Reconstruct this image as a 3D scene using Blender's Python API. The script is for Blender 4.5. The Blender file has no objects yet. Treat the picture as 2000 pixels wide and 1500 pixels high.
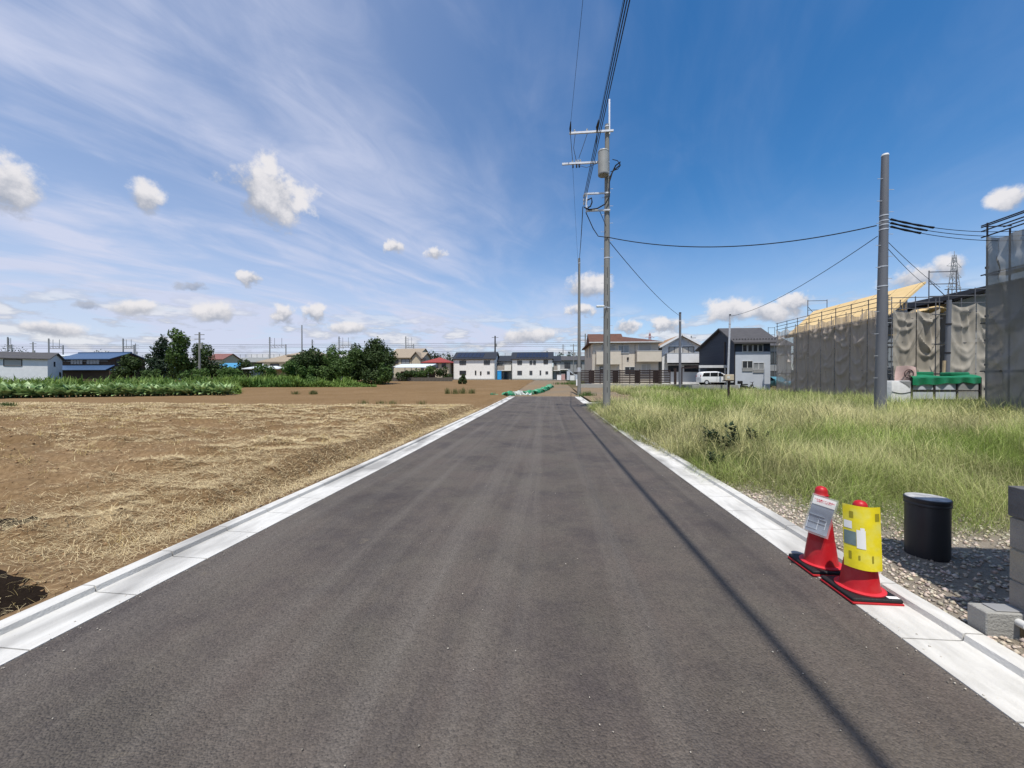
import bpy, bmesh, math, random
import numpy as np
from mathutils import Vector, Matrix, Euler
random.seed(7); RNG = np.random.default_rng(7)
S = bpy.context.scene; COL = S.collection
PI = math.pi
def R(a): return math.radians(a)

# ------------------------------------------------------------------ camera
CAMZ = 1.62; YAW = R(5.6); FPX = 751.0; HOR = 745.0      # survey constants of the 2000 px photograph
cam_d = bpy.data.cameras.new('camera'); cam = bpy.data.objects.new('camera', cam_d); COL.objects.link(cam)
cam.location = (0, 0, CAMZ); cam.rotation_euler = (R(90-0.38), 0, YAW)
cam_d.sensor_width = 36; cam_d.lens = 36*FPX/2000; cam_d.clip_start = 0.05; cam_d.clip_end = 6000
S.camera = cam
SUN_EL = 67.0; SUN_SIDE = 5.0
# ------------------------------------------------------------------ sky
W = bpy.data.worlds.new('World'); S.world = W; W.use_nodes = True
wn = W.node_tree.nodes; wl = W.node_tree.links; wn.clear()
def N(tree, typ, **kw):
    n = tree.nodes.new(typ)
    for k, v in kw.items(): setattr(n, k, v)
    return n
def wmath(op, a, b=None, c=None, clamp=False):
    n = wn.new('ShaderNodeMath'); n.operation = op; n.use_clamp = clamp
    for i, x in enumerate((a, b, c)):
        if x is None: continue
        if isinstance(x, (int, float)): n.inputs[i].default_value = x
        else: wl.new(x, n.inputs[i])
    return n.outputs[0]
def wsmooth(x, lo, hi):
    n = wn.new('ShaderNodeMapRange'); n.interpolation_type = 'SMOOTHSTEP'
    wl.new(x, n.inputs[0]); n.inputs[1].default_value = lo; n.inputs[2].default_value = hi
    return n.outputs[0]
def wnoise(vec, scale, detail=5, rough=.55, dist=0.0):
    n = wn.new('ShaderNodeTexNoise'); n.inputs['Scale'].default_value = scale
    n.inputs['Detail'].default_value = detail; n.inputs['Roughness'].default_value = rough
    n.inputs['Distortion'].default_value = dist; wl.new(vec, n.inputs['Vector']); return n
def wmix(fac, a, b):
    n = wn.new('ShaderNodeMix'); n.data_type = 'RGBA'
    if isinstance(fac, (int, float)): n.inputs[0].default_value = fac
    else: wl.new(fac, n.inputs[0])
    for i, x in ((6, a), (7, b)):
        if isinstance(x, tuple): n.inputs[i].default_value = (*x, 1)
        else: wl.new(x, n.inputs[i])
    return n.outputs[2]
sky = wn.new('ShaderNodeTexSky'); sky.sky_type = 'NISHITA'; sky.sun_disc = False
sky.sun_elevation = R(SUN_EL); sky.sun_rotation = R(180-SUN_SIDE)
sky.altitude = 50; sky.air_density = 1.0; sky.dust_density = 0.3; sky.ozone_density = 2.5
tc = wn.new('ShaderNodeTexCoord'); DIR = tc.outputs['Generated']
sep = wn.new('ShaderNodeSeparateXYZ'); wl.new(DIR, sep.inputs[0])
dx, dy, dz = sep.outputs
# plane projection of the high cloud layer
zc = wmath('ADD', wmath('MAXIMUM', dz, 0.0), 0.12)
cmb = wn.new('ShaderNodeCombineXYZ'); wl.new(wmath('DIVIDE', dx, zc), cmb.inputs[0]); wl.new(wmath('DIVIDE', dy, zc), cmb.inputs[1])
PL = cmb.outputs[0]
mp = wn.new('ShaderNodeMapping'); mp.vector_type = 'TEXTURE'; mp.inputs['Rotation'].default_value = (0, 0, R(66)); mp.inputs['Scale'].default_value = (1.75, 0.95, 1)
mp.inputs['Location'].default_value = (1.1, 0.4, 0)
wl.new(PL, mp.inputs['Vector'])
ci1 = wnoise(mp.outputs[0], 0.95, 7, .52, 1.5).outputs[0]
ci2 = wnoise(PL, 0.42, 3, .5, 0.3).outputs[0]
ci3 = wnoise(mp.outputs[0], 3.6, 8, .58, 1.6).outputs[0]
side = wmath('MULTIPLY', wsmooth(wmath('ADD', wmath('MULTIPLY', dx, -1.0), wmath('MULTIPLY', wmath('SUBTRACT', ci2, .5), 1.1)), -0.30, 0.48), 1.0)   # the veil thickens towards one side of the sky
stre = wsmooth(wmath('ADD', ci1, wmath('MULTIPLY', wmath('SUBTRACT', ci3, .5), .30)), 0.36, 0.74)
veil = wmath('ADD', wmath('MULTIPLY', side, wmath('ADD', wmath('MULTIPLY', stre, 0.56), 0.36)), wmath('MULTIPLY', stre, 0.10))
low = wsmooth(dz, 0.42, 0.0)
veil = wmath('ADD', veil, wmath('MULTIPLY', low, 0.48), clamp=True)
K = 7.2     # radiance of a white cloud in the units of the sky node
hsv = wn.new('ShaderNodeHueSaturation'); hsv.inputs['Saturation'].default_value = 1.33; hsv.inputs['Value'].default_value = 1.26; wl.new(sky.outputs[0], hsv.inputs['Color'])
skyc = wmix(wmath('MULTIPLY', veil, 0.95), hsv.outputs[0], (0.74*K, 0.79*K, 0.99*K))
# a broken band of small far cumulus near the horizon
mb_ = wn.new('ShaderNodeMapping'); mb_.inputs['Scale'].default_value = (1, 1, 3.6); mb_.inputs['Location'].default_value = (.3, .2, 0); wl.new(DIR, mb_.inputs['Vector'])
lb = wnoise(mb_.outputs[0], 9.5, 6, .58).outputs[0]
bandm = wmath('MULTIPLY', wsmooth(dz, 0.20, 0.10), wsmooth(dz, 0.0, 0.02))
la = wmath('MULTIPLY', wsmooth(lb, 0.485, 0.575), wmath('MULTIPLY', bandm, .85))
skyc = wmix(la, skyc, wmix(wsmooth(lb, .52, .64), (.56*K, .61*K, .74*K), (.93*K, .94*K, .98*K)))
# cumulus: each cloud is an ellipsoid patch of the sky dome with a noise-eaten rim, (px, py, half width, half height, tilt, grey, weight)
def pxdir(px, py):
    v = Vector(((px-1000)/FPX, 1, (HOR-py)/FPX)); v.normalize()
    c, s = math.cos(YAW), math.sin(YAW)
    return Vector((v.x*c - v.y*s, v.y*c + v.x*s, v.z))
CU = [(25,365,92,60,20,.1,1),(285,390,56,32,8,.1,.8),(532,378,92,48,34,.05,1.05),
 (770,482,30,15,0,.15,.7),(850,495,26,13,0,.2,.7),(487,542,38,19,5,.05,.9),
 (1148,558,56,28,-6,.0,1.1),(1135,606,40,15,0,.05,.9),(1425,606,56,30,-4,.0,1.15),(1500,608,60,22,0,.05,1),(1552,590,44,26,-10,.0,1.1),
 (1790,540,92,26,-14,.1,.85),(1850,520,48,28,-12,.0,1),(1965,388,60,22,-22,.15,.65),(420,610,56,22,0,.1,1),(555,616,34,28,0,.0,1.1),
 (615,612,34,22,0,.1,1),(265,600,58,16,0,.3,.9),(100,642,90,20,4,.1,.95),(682,640,54,15,0,.1,.95),
 (172,597,30,13,0,.75,.7),(380,560,42,14,0,.8,.6),
 (1225,636,32,17,0,.0,1),(1300,634,42,18,0,.0,1.05),(1040,655,80,18,0,.1,.95)]
wn1 = wnoise(DIR, 16, 6, .62); wn2 = wnoise(DIR, 44, 5, .6)
nb = wmath('SUBTRACT', wn1.outputs[0], .5); ns = wmath('SUBTRACT', wn2.outputs[0], .5)
nbig = wmath('ADD', wmath('MULTIPLY', nb, 1.5), wmath('MULTIPLY', ns, .45))
nsml = wmath('ADD', wmath('MULTIPLY', nb, .6), wmath('MULTIPLY', ns, 1.3))
col = skyc
def lane(clouds, nz, grey):
    # one lane of clouds: keep the nearest cloud's depth f and its own up-coordinate, shape and shade the lane once
    global col
    F = wmath('ADD', wmath('MULTIPLY', dz, 1e-6), -3.0); Y = wmath('MULTIPLY', dz, 1e-6)
    for (c, t1, t2, r1, r2, wgt) in clouds:
        ch = wn.new('ShaderNodeVectorMath'); ch.operation = 'MULTIPLY_ADD'; wl.new(F, ch.inputs[0]); ch.inputs[1].default_value = (1e-7,)*3; wl.new(DIR, ch.inputs[2])   # one after another
        m = wn.new('ShaderNodeMapping'); m.vector_type = 'TEXTURE'; m.inputs['Location'].default_value = c
        m.inputs['Rotation'].default_value = Matrix((t1, t2, c)).transposed().to_euler(); m.inputs['Scale'].default_value = (r1, r2, 1.0); wl.new(ch.outputs[0], m.inputs['Vector'])
        ln = wn.new('ShaderNodeVectorMath'); ln.operation = 'LENGTH'; wl.new(m.outputs[0], ln.inputs[0])
        s2 = wn.new('ShaderNodeSeparateXYZ'); wl.new(m.outputs[0], s2.inputs[0])
        f = wmath('SUBTRACT', .93-(1-min(1, wgt))*.45, ln.outputs['Value'])
        mx = wn.new('ShaderNodeMix'); mx.data_type = 'FLOAT'; wl.new(wmath('GREATER_THAN', f, F), mx.inputs[0]); wl.new(Y, mx.inputs[2]); wl.new(s2.outputs[1], mx.inputs[3]); Y = mx.outputs[0]
        F = wmath('MAXIMUM', F, f)
    a = wsmooth(wmath('ADD', F, wmath('MULTIPLY', nz, 1.35)), -0.02, 0.50)
    sh = wsmooth(wmath('ADD', Y, wmath('MULTIPLY', nz, 2.0)), -0.75, 0.55)
    g = 1-grey
    cc = wmix(sh, (K*(.43*g+.26*grey), K*(.47*g+.31*grey), K*(.56*g+.42*grey)), (K*(1.02*g+.36*grey), K*(.99*g+.41*grey), K*(1.0*g+.52*grey)))
    col = wmix(wmath('MULTIPLY', a, .95 if grey < .5 else .7), col, cc)
LN = [[], [], []]
for (px, py, hw, hh, tl, grey, wgt) in CU:
    c = pxdir(px, py); ca, sa = math.cos(R(tl)), math.sin(R(tl))
    e1 = pxdir(px+hw*ca, py+hw*sa) - c; e2 = pxdir(px+hh*sa, py-hh*ca) - c
    r1, r2 = e1.length, e2.length
    t1 = (e1 - c*e1.dot(c)).normalized(); t2 = (e2 - c*e2.dot(c)); t2 = (t2 - t1*t2.dot(t1)).normalized()
    LN[2 if grey > .5 else (0 if hw > 45 else 1)].append((c, t1, t2, r1, r2, wgt))
rr = random.Random(3)
for i in range(5):      # the same kind of cloud goes on round the rest of the sky
    az = R(85 + i*45 + rr.uniform(-8, 8)); el = R(rr.uniform(7, 34)); c = Vector((math.sin(az)*math.cos(el), math.cos(az)*math.cos(el), math.sin(el)))
    t1 = Vector((math.cos(az), -math.sin(az), 0)); t2 = t1.cross(c)
    if t2.z < 0: t2 = -t2
    r1 = rr.uniform(.06, .12); LN[0].append((c, t1, t2, r1, r1*rr.uniform(.4, .55), 1))
lane(LN[2], nsml, .78); lane(LN[0], nbig, .06); lane(LN[1], nsml, .06)
bg = wn.new('ShaderNodeBackground'); bg.inputs['Strength'].default_value = 0.12
wl.new(col, bg.inputs['Color']); wo = wn.new('ShaderNodeOutputWorld'); wl.new(bg.outputs[0], wo.inputs[0])
# ------------------------------------------------------------------ sun, exposure
sl = bpy.data.lights.new('sun', 'SUN'); sl.energy = 5.0; sl.angle = R(0.53); sl.color = (1, .955, .88)
so = bpy.data.objects.new('sun', sl); COL.objects.link(so); so.rotation_euler = (R(90-SUN_EL), 0, R(SUN_SIDE)); so.location = (0, 0, 60)
S.view_settings.view_transform = 'Standard'; S.view_settings.look = 'None'
S.view_settings.exposure = 0.0; S.view_settings.gamma = 1.0; S.view_settings.use_curve_mapping = False
S.render.engine = 'CYCLES'
try:
    S.cycles.use_denoising = True; S.cycles.max_bounces = 6; S.cycles.diffuse_bounces = 3; S.cycles.glossy_bounces = 2; S.cycles.transparent_max_bounces = 16
    W.cycles.sampling_method = 'MANUAL'; W.cycles.sample_map_resolution = 512
except Exception: pass

# ------------------------------------------------------------------ survey helpers
CT, ST = math.cos(YAW), math.sin(YAW)
def at(px, d):
    x = (px-1000)/FPX*d; return (x*CT - d*ST, d*CT + x*ST)
def hz(py, d): return CAMZ + (HOR-py)/FPX*d
def at_A(px, A):              # lateral place of a photograph column at distance A along the road
    t = (px-1000)/FPX; return A*(t*CT-ST)/(CT+t*ST)
def at_L(px, L):
    t = (px-1000)/FPX; return L*(CT+t*ST)/(t*CT-ST)
def depth(L, A): return A*CT - L*ST
_pa = [-400,0,8,20,35,50,65,80,95,150,400,3000]; _pz = [0,0,0,.08,.27,.80,1.25,1.6,1.9,2.3,2.5,2.5]
_fa = np.linspace(-400, 3000, 13601); _fz = np.interp(_fa, _pa, _pz); _k = np.ones(17)/17; _fz = np.convolve(np.pad(_fz, 8, 'edge'), _k, 'valid')
def prof(A): return np.interp(A, _fa, _fz)
def pz(A): return float(prof(A))
_lat = RNG.random((256, 256))
def vnoise(x, y):
    xi = np.floor(x).astype(int); yi = np.floor(y).astype(int); fx = x-xi; fy = y-yi
    fx = fx*fx*(3-2*fx); fy = fy*fy*(3-2*fy)
    a = _lat[xi % 256, yi % 256]; b = _lat[(xi+1) % 256, yi % 256]; c = _lat[xi % 256, (yi+1) % 256]; d = _lat[(xi+1) % 256, (yi+1) % 256]
    return (a*(1-fx)+b*fx)*(1-fy) + (c*(1-fx)+d*fx)*fy
def fbm(x, y, o=4):
    s = 0; a = .5; t = 0
    for i in range(o): s = s + a*vnoise(x*2**i+17*i, y*2**i+31*i); t += a; a *= .5
    return s/t
def sst(x, a, b):
    t = np.clip((x-a)/(b-a), 0, 1); return t*t*(3-2*t)

# ------------------------------------------------------------------ materials
MATS = {}
def mat(name, c1, c2=None, scale=4.0, rough=.8, bump=0.0, bscale=None, spec=.3, metal=0.0, detail=6, stretch=(1,1,1), c3=None, s3=.7, coord='Object', lo=.35, hi=.65):
    m = bpy.data.materials.new(name); m.use_nodes = True; t = m.node_tree; b = t.nodes['Principled BSDF']
    b.inputs['Roughness'].default_value = rough; b.inputs['Specular IOR Level'].default_value = spec; b.inputs['Metallic'].default_value = metal
    tc = N(t, 'ShaderNodeTexCoord'); mp = N(t, 'ShaderNodeMapping'); mp.inputs['Scale'].default_value = stretch
    if coord == 'World':
        gm = N(t, 'ShaderNodeNewGeometry'); t.links.new(gm.outputs['Position'], mp.inputs[0])
    else: t.links.new(tc.outputs[coord], mp.inputs[0])
    if c2 is None: c2 = tuple(x*.82 for x in c1)
    nz = N(t, 'ShaderNodeTexNoise'); nz.inputs['Scale'].default_value = scale; nz.inputs['Detail'].default_value = detail; nz.inputs['Roughness'].default_value = .6
    t.links.new(mp.outputs[0], nz.inputs['Vector'])
    r = N(t, 'ShaderNodeValToRGB'); r.color_ramp.elements[0].position = lo; r.color_ramp.elements[1].position = hi
    r.color_ramp.elements[0].color = (*c2, 1); r.color_ramp.elements[1].color = (*c1, 1)
    t.links.new(nz.outputs[0], r.inputs[0]); out = r.outputs[0]
    if c3 is not None:
        n3 = N(t, 'ShaderNodeTexNoise'); n3.inputs['Scale'].default_value = s3; n3.inputs['Detail'].default_value = 5
        t.links.new(mp.outputs[0], n3.inputs['Vector'])
        mr = N(t, 'ShaderNodeMapRange'); mr.inputs[1].default_value = .48; mr.inputs[2].default_value = .68; t.links.new(n3.outputs[0], mr.inputs[0])
        mx = N(t, 'ShaderNodeMix', data_type='RGBA'); t.links.new(mr.outputs[0], mx.inputs[0]); t.links.new(out, mx.inputs[6]); mx.inputs[7].default_value = (*c3, 1); out = mx.outputs[2]
    t.links.new(out, b.inputs['Base Color'])
    if bump:
        n2 = N(t, 'ShaderNodeTexNoise'); n2.inputs['Scale'].default_value = bscale or scale*4; n2.inputs['Detail'].default_value = 4
        t.links.new(mp.outputs[0], n2.inputs['Vector'])
        bp = N(t, 'ShaderNodeBump'); bp.inputs['Strength'].default_value = min(1, bump); bp.inputs['Distance'].default_value = .02
        t.links.new(n2.outputs[0], bp.inputs['Height']); t.links.new(bp.outputs[0], b.inputs['Normal'])
    MATS[name] = m; return m
def leafmat(name, attr=None, c1=(.1,.2,.05), c2=(.05,.1,.02), trans=.35, scale=.5, rough=.6, spec=.25):
    m = bpy.data.materials.new(name); m.use_nodes = True; t = m.node_tree; t.nodes.clear()
    o = N(t, 'ShaderNodeOutputMaterial'); d = N(t, 'ShaderNodeBsdfPrincipled'); d.inputs['Roughness'].default_value = rough; d.inputs['Specular IOR Level'].default_value = spec
    tr = N(t, 'ShaderNodeBsdfTranslucent'); mx = N(t, 'ShaderNodeMixShader'); mx.inputs[0].default_value = trans
    if attr:
        a = N(t, 'ShaderNodeAttribute'); a.attribute_name = attr; c = a.outputs['Color']
    else:
        g = N(t, 'ShaderNodeNewGeometry'); tc = N(t, 'ShaderNodeTexCoord'); nz = N(t, 'ShaderNodeTexNoise'); nz.inputs['Scale'].default_value = scale; nz.inputs['Detail'].default_value = 3
        t.links.new(tc.outputs['Object'], nz.inputs['Vector'])
        ad = N(t, 'ShaderNodeMath', operation='MULTIPLY_ADD'); t.links.new(g.outputs['Random Per Island'], ad.inputs[0]); ad.inputs[1].default_value = .5
        sb = N(t, 'ShaderNodeMapRange'); sb.inputs[1].default_value = .3; sb.inputs[2].default_value = .7; sb.inputs[3].default_value = 0; sb.inputs[4].default_value = .5
        t.links.new(nz.outputs[0], sb.inputs[0]); t.links.new(sb.outputs[0], ad.inputs[2])
        cm = N(t, 'ShaderNodeMix', data_type='RGBA'); t.links.new(ad.outputs[0], cm.inputs[0]); cm.inputs[6].default_value = (*c2, 1); cm.inputs[7].default_value = (*c1, 1); c = cm.outputs[2]
    t.links.new(c, d.inputs['Base Color']); t.links.new(c, tr.inputs['Color'])
    t.links.new(d.outputs[0], mx.inputs[1]); t.links.new(tr.outputs[0], mx.inputs[2]); t.links.new(mx.outputs[0], o.inputs[0])
    MATS[name] = m; return m
def netmat(name, c, opac):
    m = bpy.data.materials.new(name); m.use_nodes = True; t = m.node_tree; t.nodes.clear()
    o = N(t, 'ShaderNodeOutputMaterial'); d = N(t, 'ShaderNodeBsdfDiffuse'); tl = N(t, 'ShaderNodeBsdfTranslucent'); tp = N(t, 'ShaderNodeBsdfTransparent')
    tc = N(t, 'ShaderNodeTexCoord'); nz = N(t, 'ShaderNodeTexNoise'); nz.inputs['Scale'].default_value = 1.6; nz.inputs['Detail'].default_value = 6; t.links.new(tc.outputs['Object'], nz.inputs['Vector'])
    r = N(t, 'ShaderNodeMapRange'); r.inputs[3].default_value = opac-.12; r.inputs[4].default_value = opac+.12; t.links.new(nz.outputs[0], r.inputs[0])
    d.inputs[0].default_value = (*c, 1); tl.inputs[0].default_value = (*[x*.7 for x in c], 1)
    a = N(t, 'ShaderNodeMixShader'); a.inputs[0].default_value = .25; t.links.new(d.outputs[0], a.inputs[1]); t.links.new(tl.outputs[0], a.inputs[2])
    b = N(t, 'ShaderNodeMixShader'); t.links.new(r.outputs[0], b.inputs[0]); t.links.new(tp.outputs[0], b.inputs[1]); t.links.new(a.outputs[0], b.inputs[2])
    t.links.new(b.outputs[0], o.inputs[0]); MATS[name] = m; return m
def clearmat(name, c, opac, rough=.15):
    m = bpy.data.materials.new(name); m.use_nodes = True; t = m.node_tree; b = t.nodes['Principled BSDF']
    tc = N(t, 'ShaderNodeTexCoord'); nz = N(t, 'ShaderNodeTexNoise'); nz.inputs['Scale'].default_value = 9; t.links.new(tc.outputs['Object'], nz.inputs['Vector'])
    r = N(t, 'ShaderNodeMapRange'); r.inputs[3].default_value = opac*.6; r.inputs[4].default_value = min(1, opac*1.4); t.links.new(nz.outputs[0], r.inputs[0])
    b.inputs['Base Color'].default_value = (*c, 1); b.inputs['Roughness'].default_value = rough; t.links.new(r.outputs[0], b.inputs['Alpha']); MATS[name] = m; return m
# asphalt
def asphalt():
    m = bpy.data.materials.new('asphalt'); m.use_nodes = True; t = m.node_tree; L = t.links; b = t.nodes['Principled BSDF']
    tc = N(t, 'ShaderNodeTexCoord'); P = tc.outputs['Object']
    def nz(scale, detail=5, st=(1,1,1), rough=.6):
        mp = N(t, 'ShaderNodeMapping'); mp.inputs['Scale'].default_value = st; L.new(P, mp.inputs[0])
        n = N(t, 'ShaderNodeTexNoise'); n.inputs['Scale'].default_value = scale; n.inputs['Detail'].default_value = detail; n.inputs['Roughness'].default_value = rough; L.new(mp.outputs[0], n.inputs['Vector']); return n.outputs[0]
    def mr(x, a, b_, c, d):
        n = N(t, 'ShaderNodeMapRange'); L.new(x, n.inputs[0]); n.inputs[1].default_value = a; n.inputs[2].default_value = b_; n.inputs[3].default_value = c; n.inputs[4].default_value = d; return n.outputs[0]
    def mx(f, a, b_, bl='MIX'):
        n = N(t, 'ShaderNodeMix', data_type='RGBA', blend_type=bl)
        if isinstance(f, float): n.inputs[0].default_value = f
        else: L.new(f, n.inputs[0])
        for i, x in ((6, a), (7, b_)):
            if isinstance(x, tuple): n.inputs[i].default_value = (*x, 1)
            else: L.new(x, n.inputs[i])
        return n.outputs[2]
    c = mx(mr(nz(1.1, 4), .35, .65, 0, 1), (.100, .081, .068), (.098, .084, .068))
    c = mx(mr(nz(.7, 10, (1, 1, 1), .74), .46, .62, 0, .72), c, (.050, .041, .040))                   # fresh darker, rougher patches
    c = mx(mr(nz(1.0, 5, (2.6, .05, 1)), .48, .68, 0, .65), c, (.138, .121, .103))   # dusty wheel tracks along the road
    c = mx(mr(nz(1.7, 4, (2.2, .07, 1)), .58, .72, 0, .40), c, (.058, .051, .049))
    c = mx(mr(nz(2.3, 5), .66, .74, 0, .5), c, (.17, .14, .10))                      # dropped soil
    v = N(t, 'ShaderNodeTexVoronoi'); v.inputs['Scale'].default_value = 95; L.new(P, v.inputs['Vector'])
    sv = N(t, 'ShaderNodeSeparateColor'); L.new(v.outputs['Color'], sv.inputs[0])
    c = mx(mr(sv.outputs[0], 0, 1, 0, 1), mx(1.0, c, (.80, .80, .80), 'MULTIPLY'), mx(1.0, c, (1.22, 1.22, 1.22), 'MULTIPLY'))
    c = mx(mr(nz(75, 3, (1, 1, 1), .5), .58, .70, 0, .7), c, (.030, .025, .024))                     # open pits in the surface
    L.new(c, b.inputs['Base Color']); b.inputs['Roughness'].default_value = .82; b.inputs['Specular IOR Level'].default_value = .35
    ad = N(t, 'ShaderNodeMath', operation='MULTIPLY_ADD'); L.new(v.outputs['Distance'], ad.inputs[0]); ad.inputs[1].default_value = -1.0; L.new(nz(60, 4), ad.inputs[2])
    rgh = mr(nz(.5, 6), .48, .66, .55, 1.0)
    bp = N(t, 'ShaderNodeBump'); bp.inputs['Distance'].default_value = .012; L.new(rgh, bp.inputs['Strength']); L.new(ad.outputs[0], bp.inputs['Height']); L.new(bp.outputs[0], b.inputs['Normal'])
    return m
M_ASPH = asphalt()
def ground_mat(name, ca, cb, cc, scale, straw=None):
    m = bpy.data.materials.new(name); m.use_nodes = True; t = m.node_tree; L = t.links; b = t.nodes['Principled BSDF']
    tc = N(t, 'ShaderNodeTexCoord'); P = tc.outputs['Object']
    def nz(s, d=6, r=.6):
        n = N(t, 'ShaderNodeTexNoise'); n.inputs['Scale'].default_value = s; n.inputs['Detail'].default_value = d; n.inputs['Roughness'].default_value = r; L.new(P, n.inputs['Vector']); return n.outputs[0]
    def mixr(f, lo, hi, a, b_):
        r = N(t, 'ShaderNodeMapRange'); L.new(f, r.inputs[0]); r.inputs[1].default_value = lo; r.inputs[2].default_value = hi
        n = N(t, 'ShaderNodeMix', data_type='RGBA'); L.new(r.outputs[0], n.inputs[0])
        for i, x in ((6, a), (7, b_)):
            if isinstance(x, tuple): n.inputs[i].default_value = (*x, 1)
            else: L.new(x, n.inputs[i])
        return n.outputs[2]
    c = mixr(nz(scale), .35, .65, ca, cb); c = mixr(nz(scale*.17, 4), .42, .66, c, cc); c = mixr(nz(scale*9, 4, .7), .30, .62, (ca[0]*.6, ca[1]*.57, ca[2]*.55), c)
    if straw: c = mixr(nz(scale*.5, 8, .75), .58, .70, c, straw)
    L.new(c, b.inputs['Base Color']); b.inputs['Roughness'].default_value = .95; b.inputs['Specular IOR Level'].default_value = .1
    bp = N(t, 'ShaderNodeBump'); bp.inputs['Strength'].default_value = .9; bp.inputs['Distance'].default_value = .03; L.new(nz(scale*12, 5, .7), bp.inputs['Height']); L.new(bp.outputs[0], b.inputs['Normal'])
    MATS[name] = m; return m
M_SOIL = ground_mat('tilled_soil', (.222,.142,.068), (.186,.117,.055), (.245,.161,.083), 1.3)
M_SOILS = ground_mat('stubble_soil', (.222,.144,.072), (.165,.106,.052), (.258,.172,.092), 1.8, straw=(.44,.335,.19))
M_DIRT = ground_mat('dirt_track', (.27,.20,.125), (.23,.165,.10), (.20,.17,.13), .9)
M_LOT = ground_mat('lot_soil', (.12,.10,.05), (.09,.085,.035), (.15,.12,.07), 1.5)  # soil colour kept dark so gaps in the grass read as shadow
M_GRAV = ground_mat('gravel_bed', (.40,.35,.28), (.30,.26,.20), (.44,.39,.32), 8)
M_LAND = ground_mat('land', (.09,.11,.04), (.12,.10,.055), (.08,.10,.035), .08)
M_SAND = ground_mat('pale_sand', (.50,.36,.22), (.44,.30,.17), (.55,.42,.28), 1.2)
M_KERB = mat('kerb_concrete', (.62,.605,.565), (.53,.515,.475), 7, .85, .3, 90, c3=(.30,.29,.27), s3=1.15, stretch=(2.2,.55,1), coord='World')
M_CONC = mat('grey_concrete', (.34,.335,.31), (.27,.265,.245), 3, .9, .5, 60)
M_POLE = mat('pole_concrete', (.235,.232,.215), (.175,.175,.165), 1.2, .85, .25, 50, stretch=(1,1,.25))
M_POLE2 = mat('pole_steel', (.165,.172,.19), (.125,.13,.145), 1.0, .55, 0, spec=.4, stretch=(1,1,.2))
M_GALV = mat('galvanised', (.62,.63,.64), (.50,.51,.53), 8, .45, 0, metal=.4, spec=.5)
M_BLACK = mat('black_rubber', (.012,.012,.013), (.02,.02,.021), 8, .55, .2, 80)
M_WIRE = mat('cable_black', (.012,.012,.014), None, 5, .6)
M_DKMET = mat('dark_metal', (.035,.03,.03), None, 3, .5)
M_RED = mat('cone_red', (.47,.008,.014), (.36,.007,.012), 5, .45, 0, spec=.4, c3=(.42,.03,.03), s3=9)
M_PINK = mat('cone_flange', (.58,.035,.045), (.48,.02,.03), 9, .5)
M_WHITE = mat('white_paint', (.78,.78,.76), (.70,.70,.68), 3, .6)
M_GREY = mat('grey_paint', (.28,.28,.28), (.23,.23,.23), 3, .5)
M_TANK = mat('transformer_grey', (.33,.33,.31), (.28,.28,.265), 3, .45, spec=.45)
M_GLASS = mat('window_glass', (.03,.034,.04), (.05,.055,.06), .5, .08, spec=.6)
M_CURT = mat('curtained_glass', (.30,.31,.31), (.20,.21,.22), 1.5, .15, spec=.6)
M_SHUT = mat('shutter', (.42,.40,.36), (.38,.36,.33), 1, .6, stretch=(.1,.1,14))
M_FRAMEB = mat('frame_brown', (.05,.04,.036), None, 3, .5)
M_FRAMEW = mat('frame_pale', (.6,.6,.58), None, 3, .5)
M_GRASS = leafmat('grass_blades', 'col', trans=.30, rough=.65, spec=.15)
M_STRAW = leafmat('straw', 'col', trans=.12, rough=.8, spec=.1)
M_SCRUB = leafmat('scrub', 'col', trans=.3)
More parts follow.
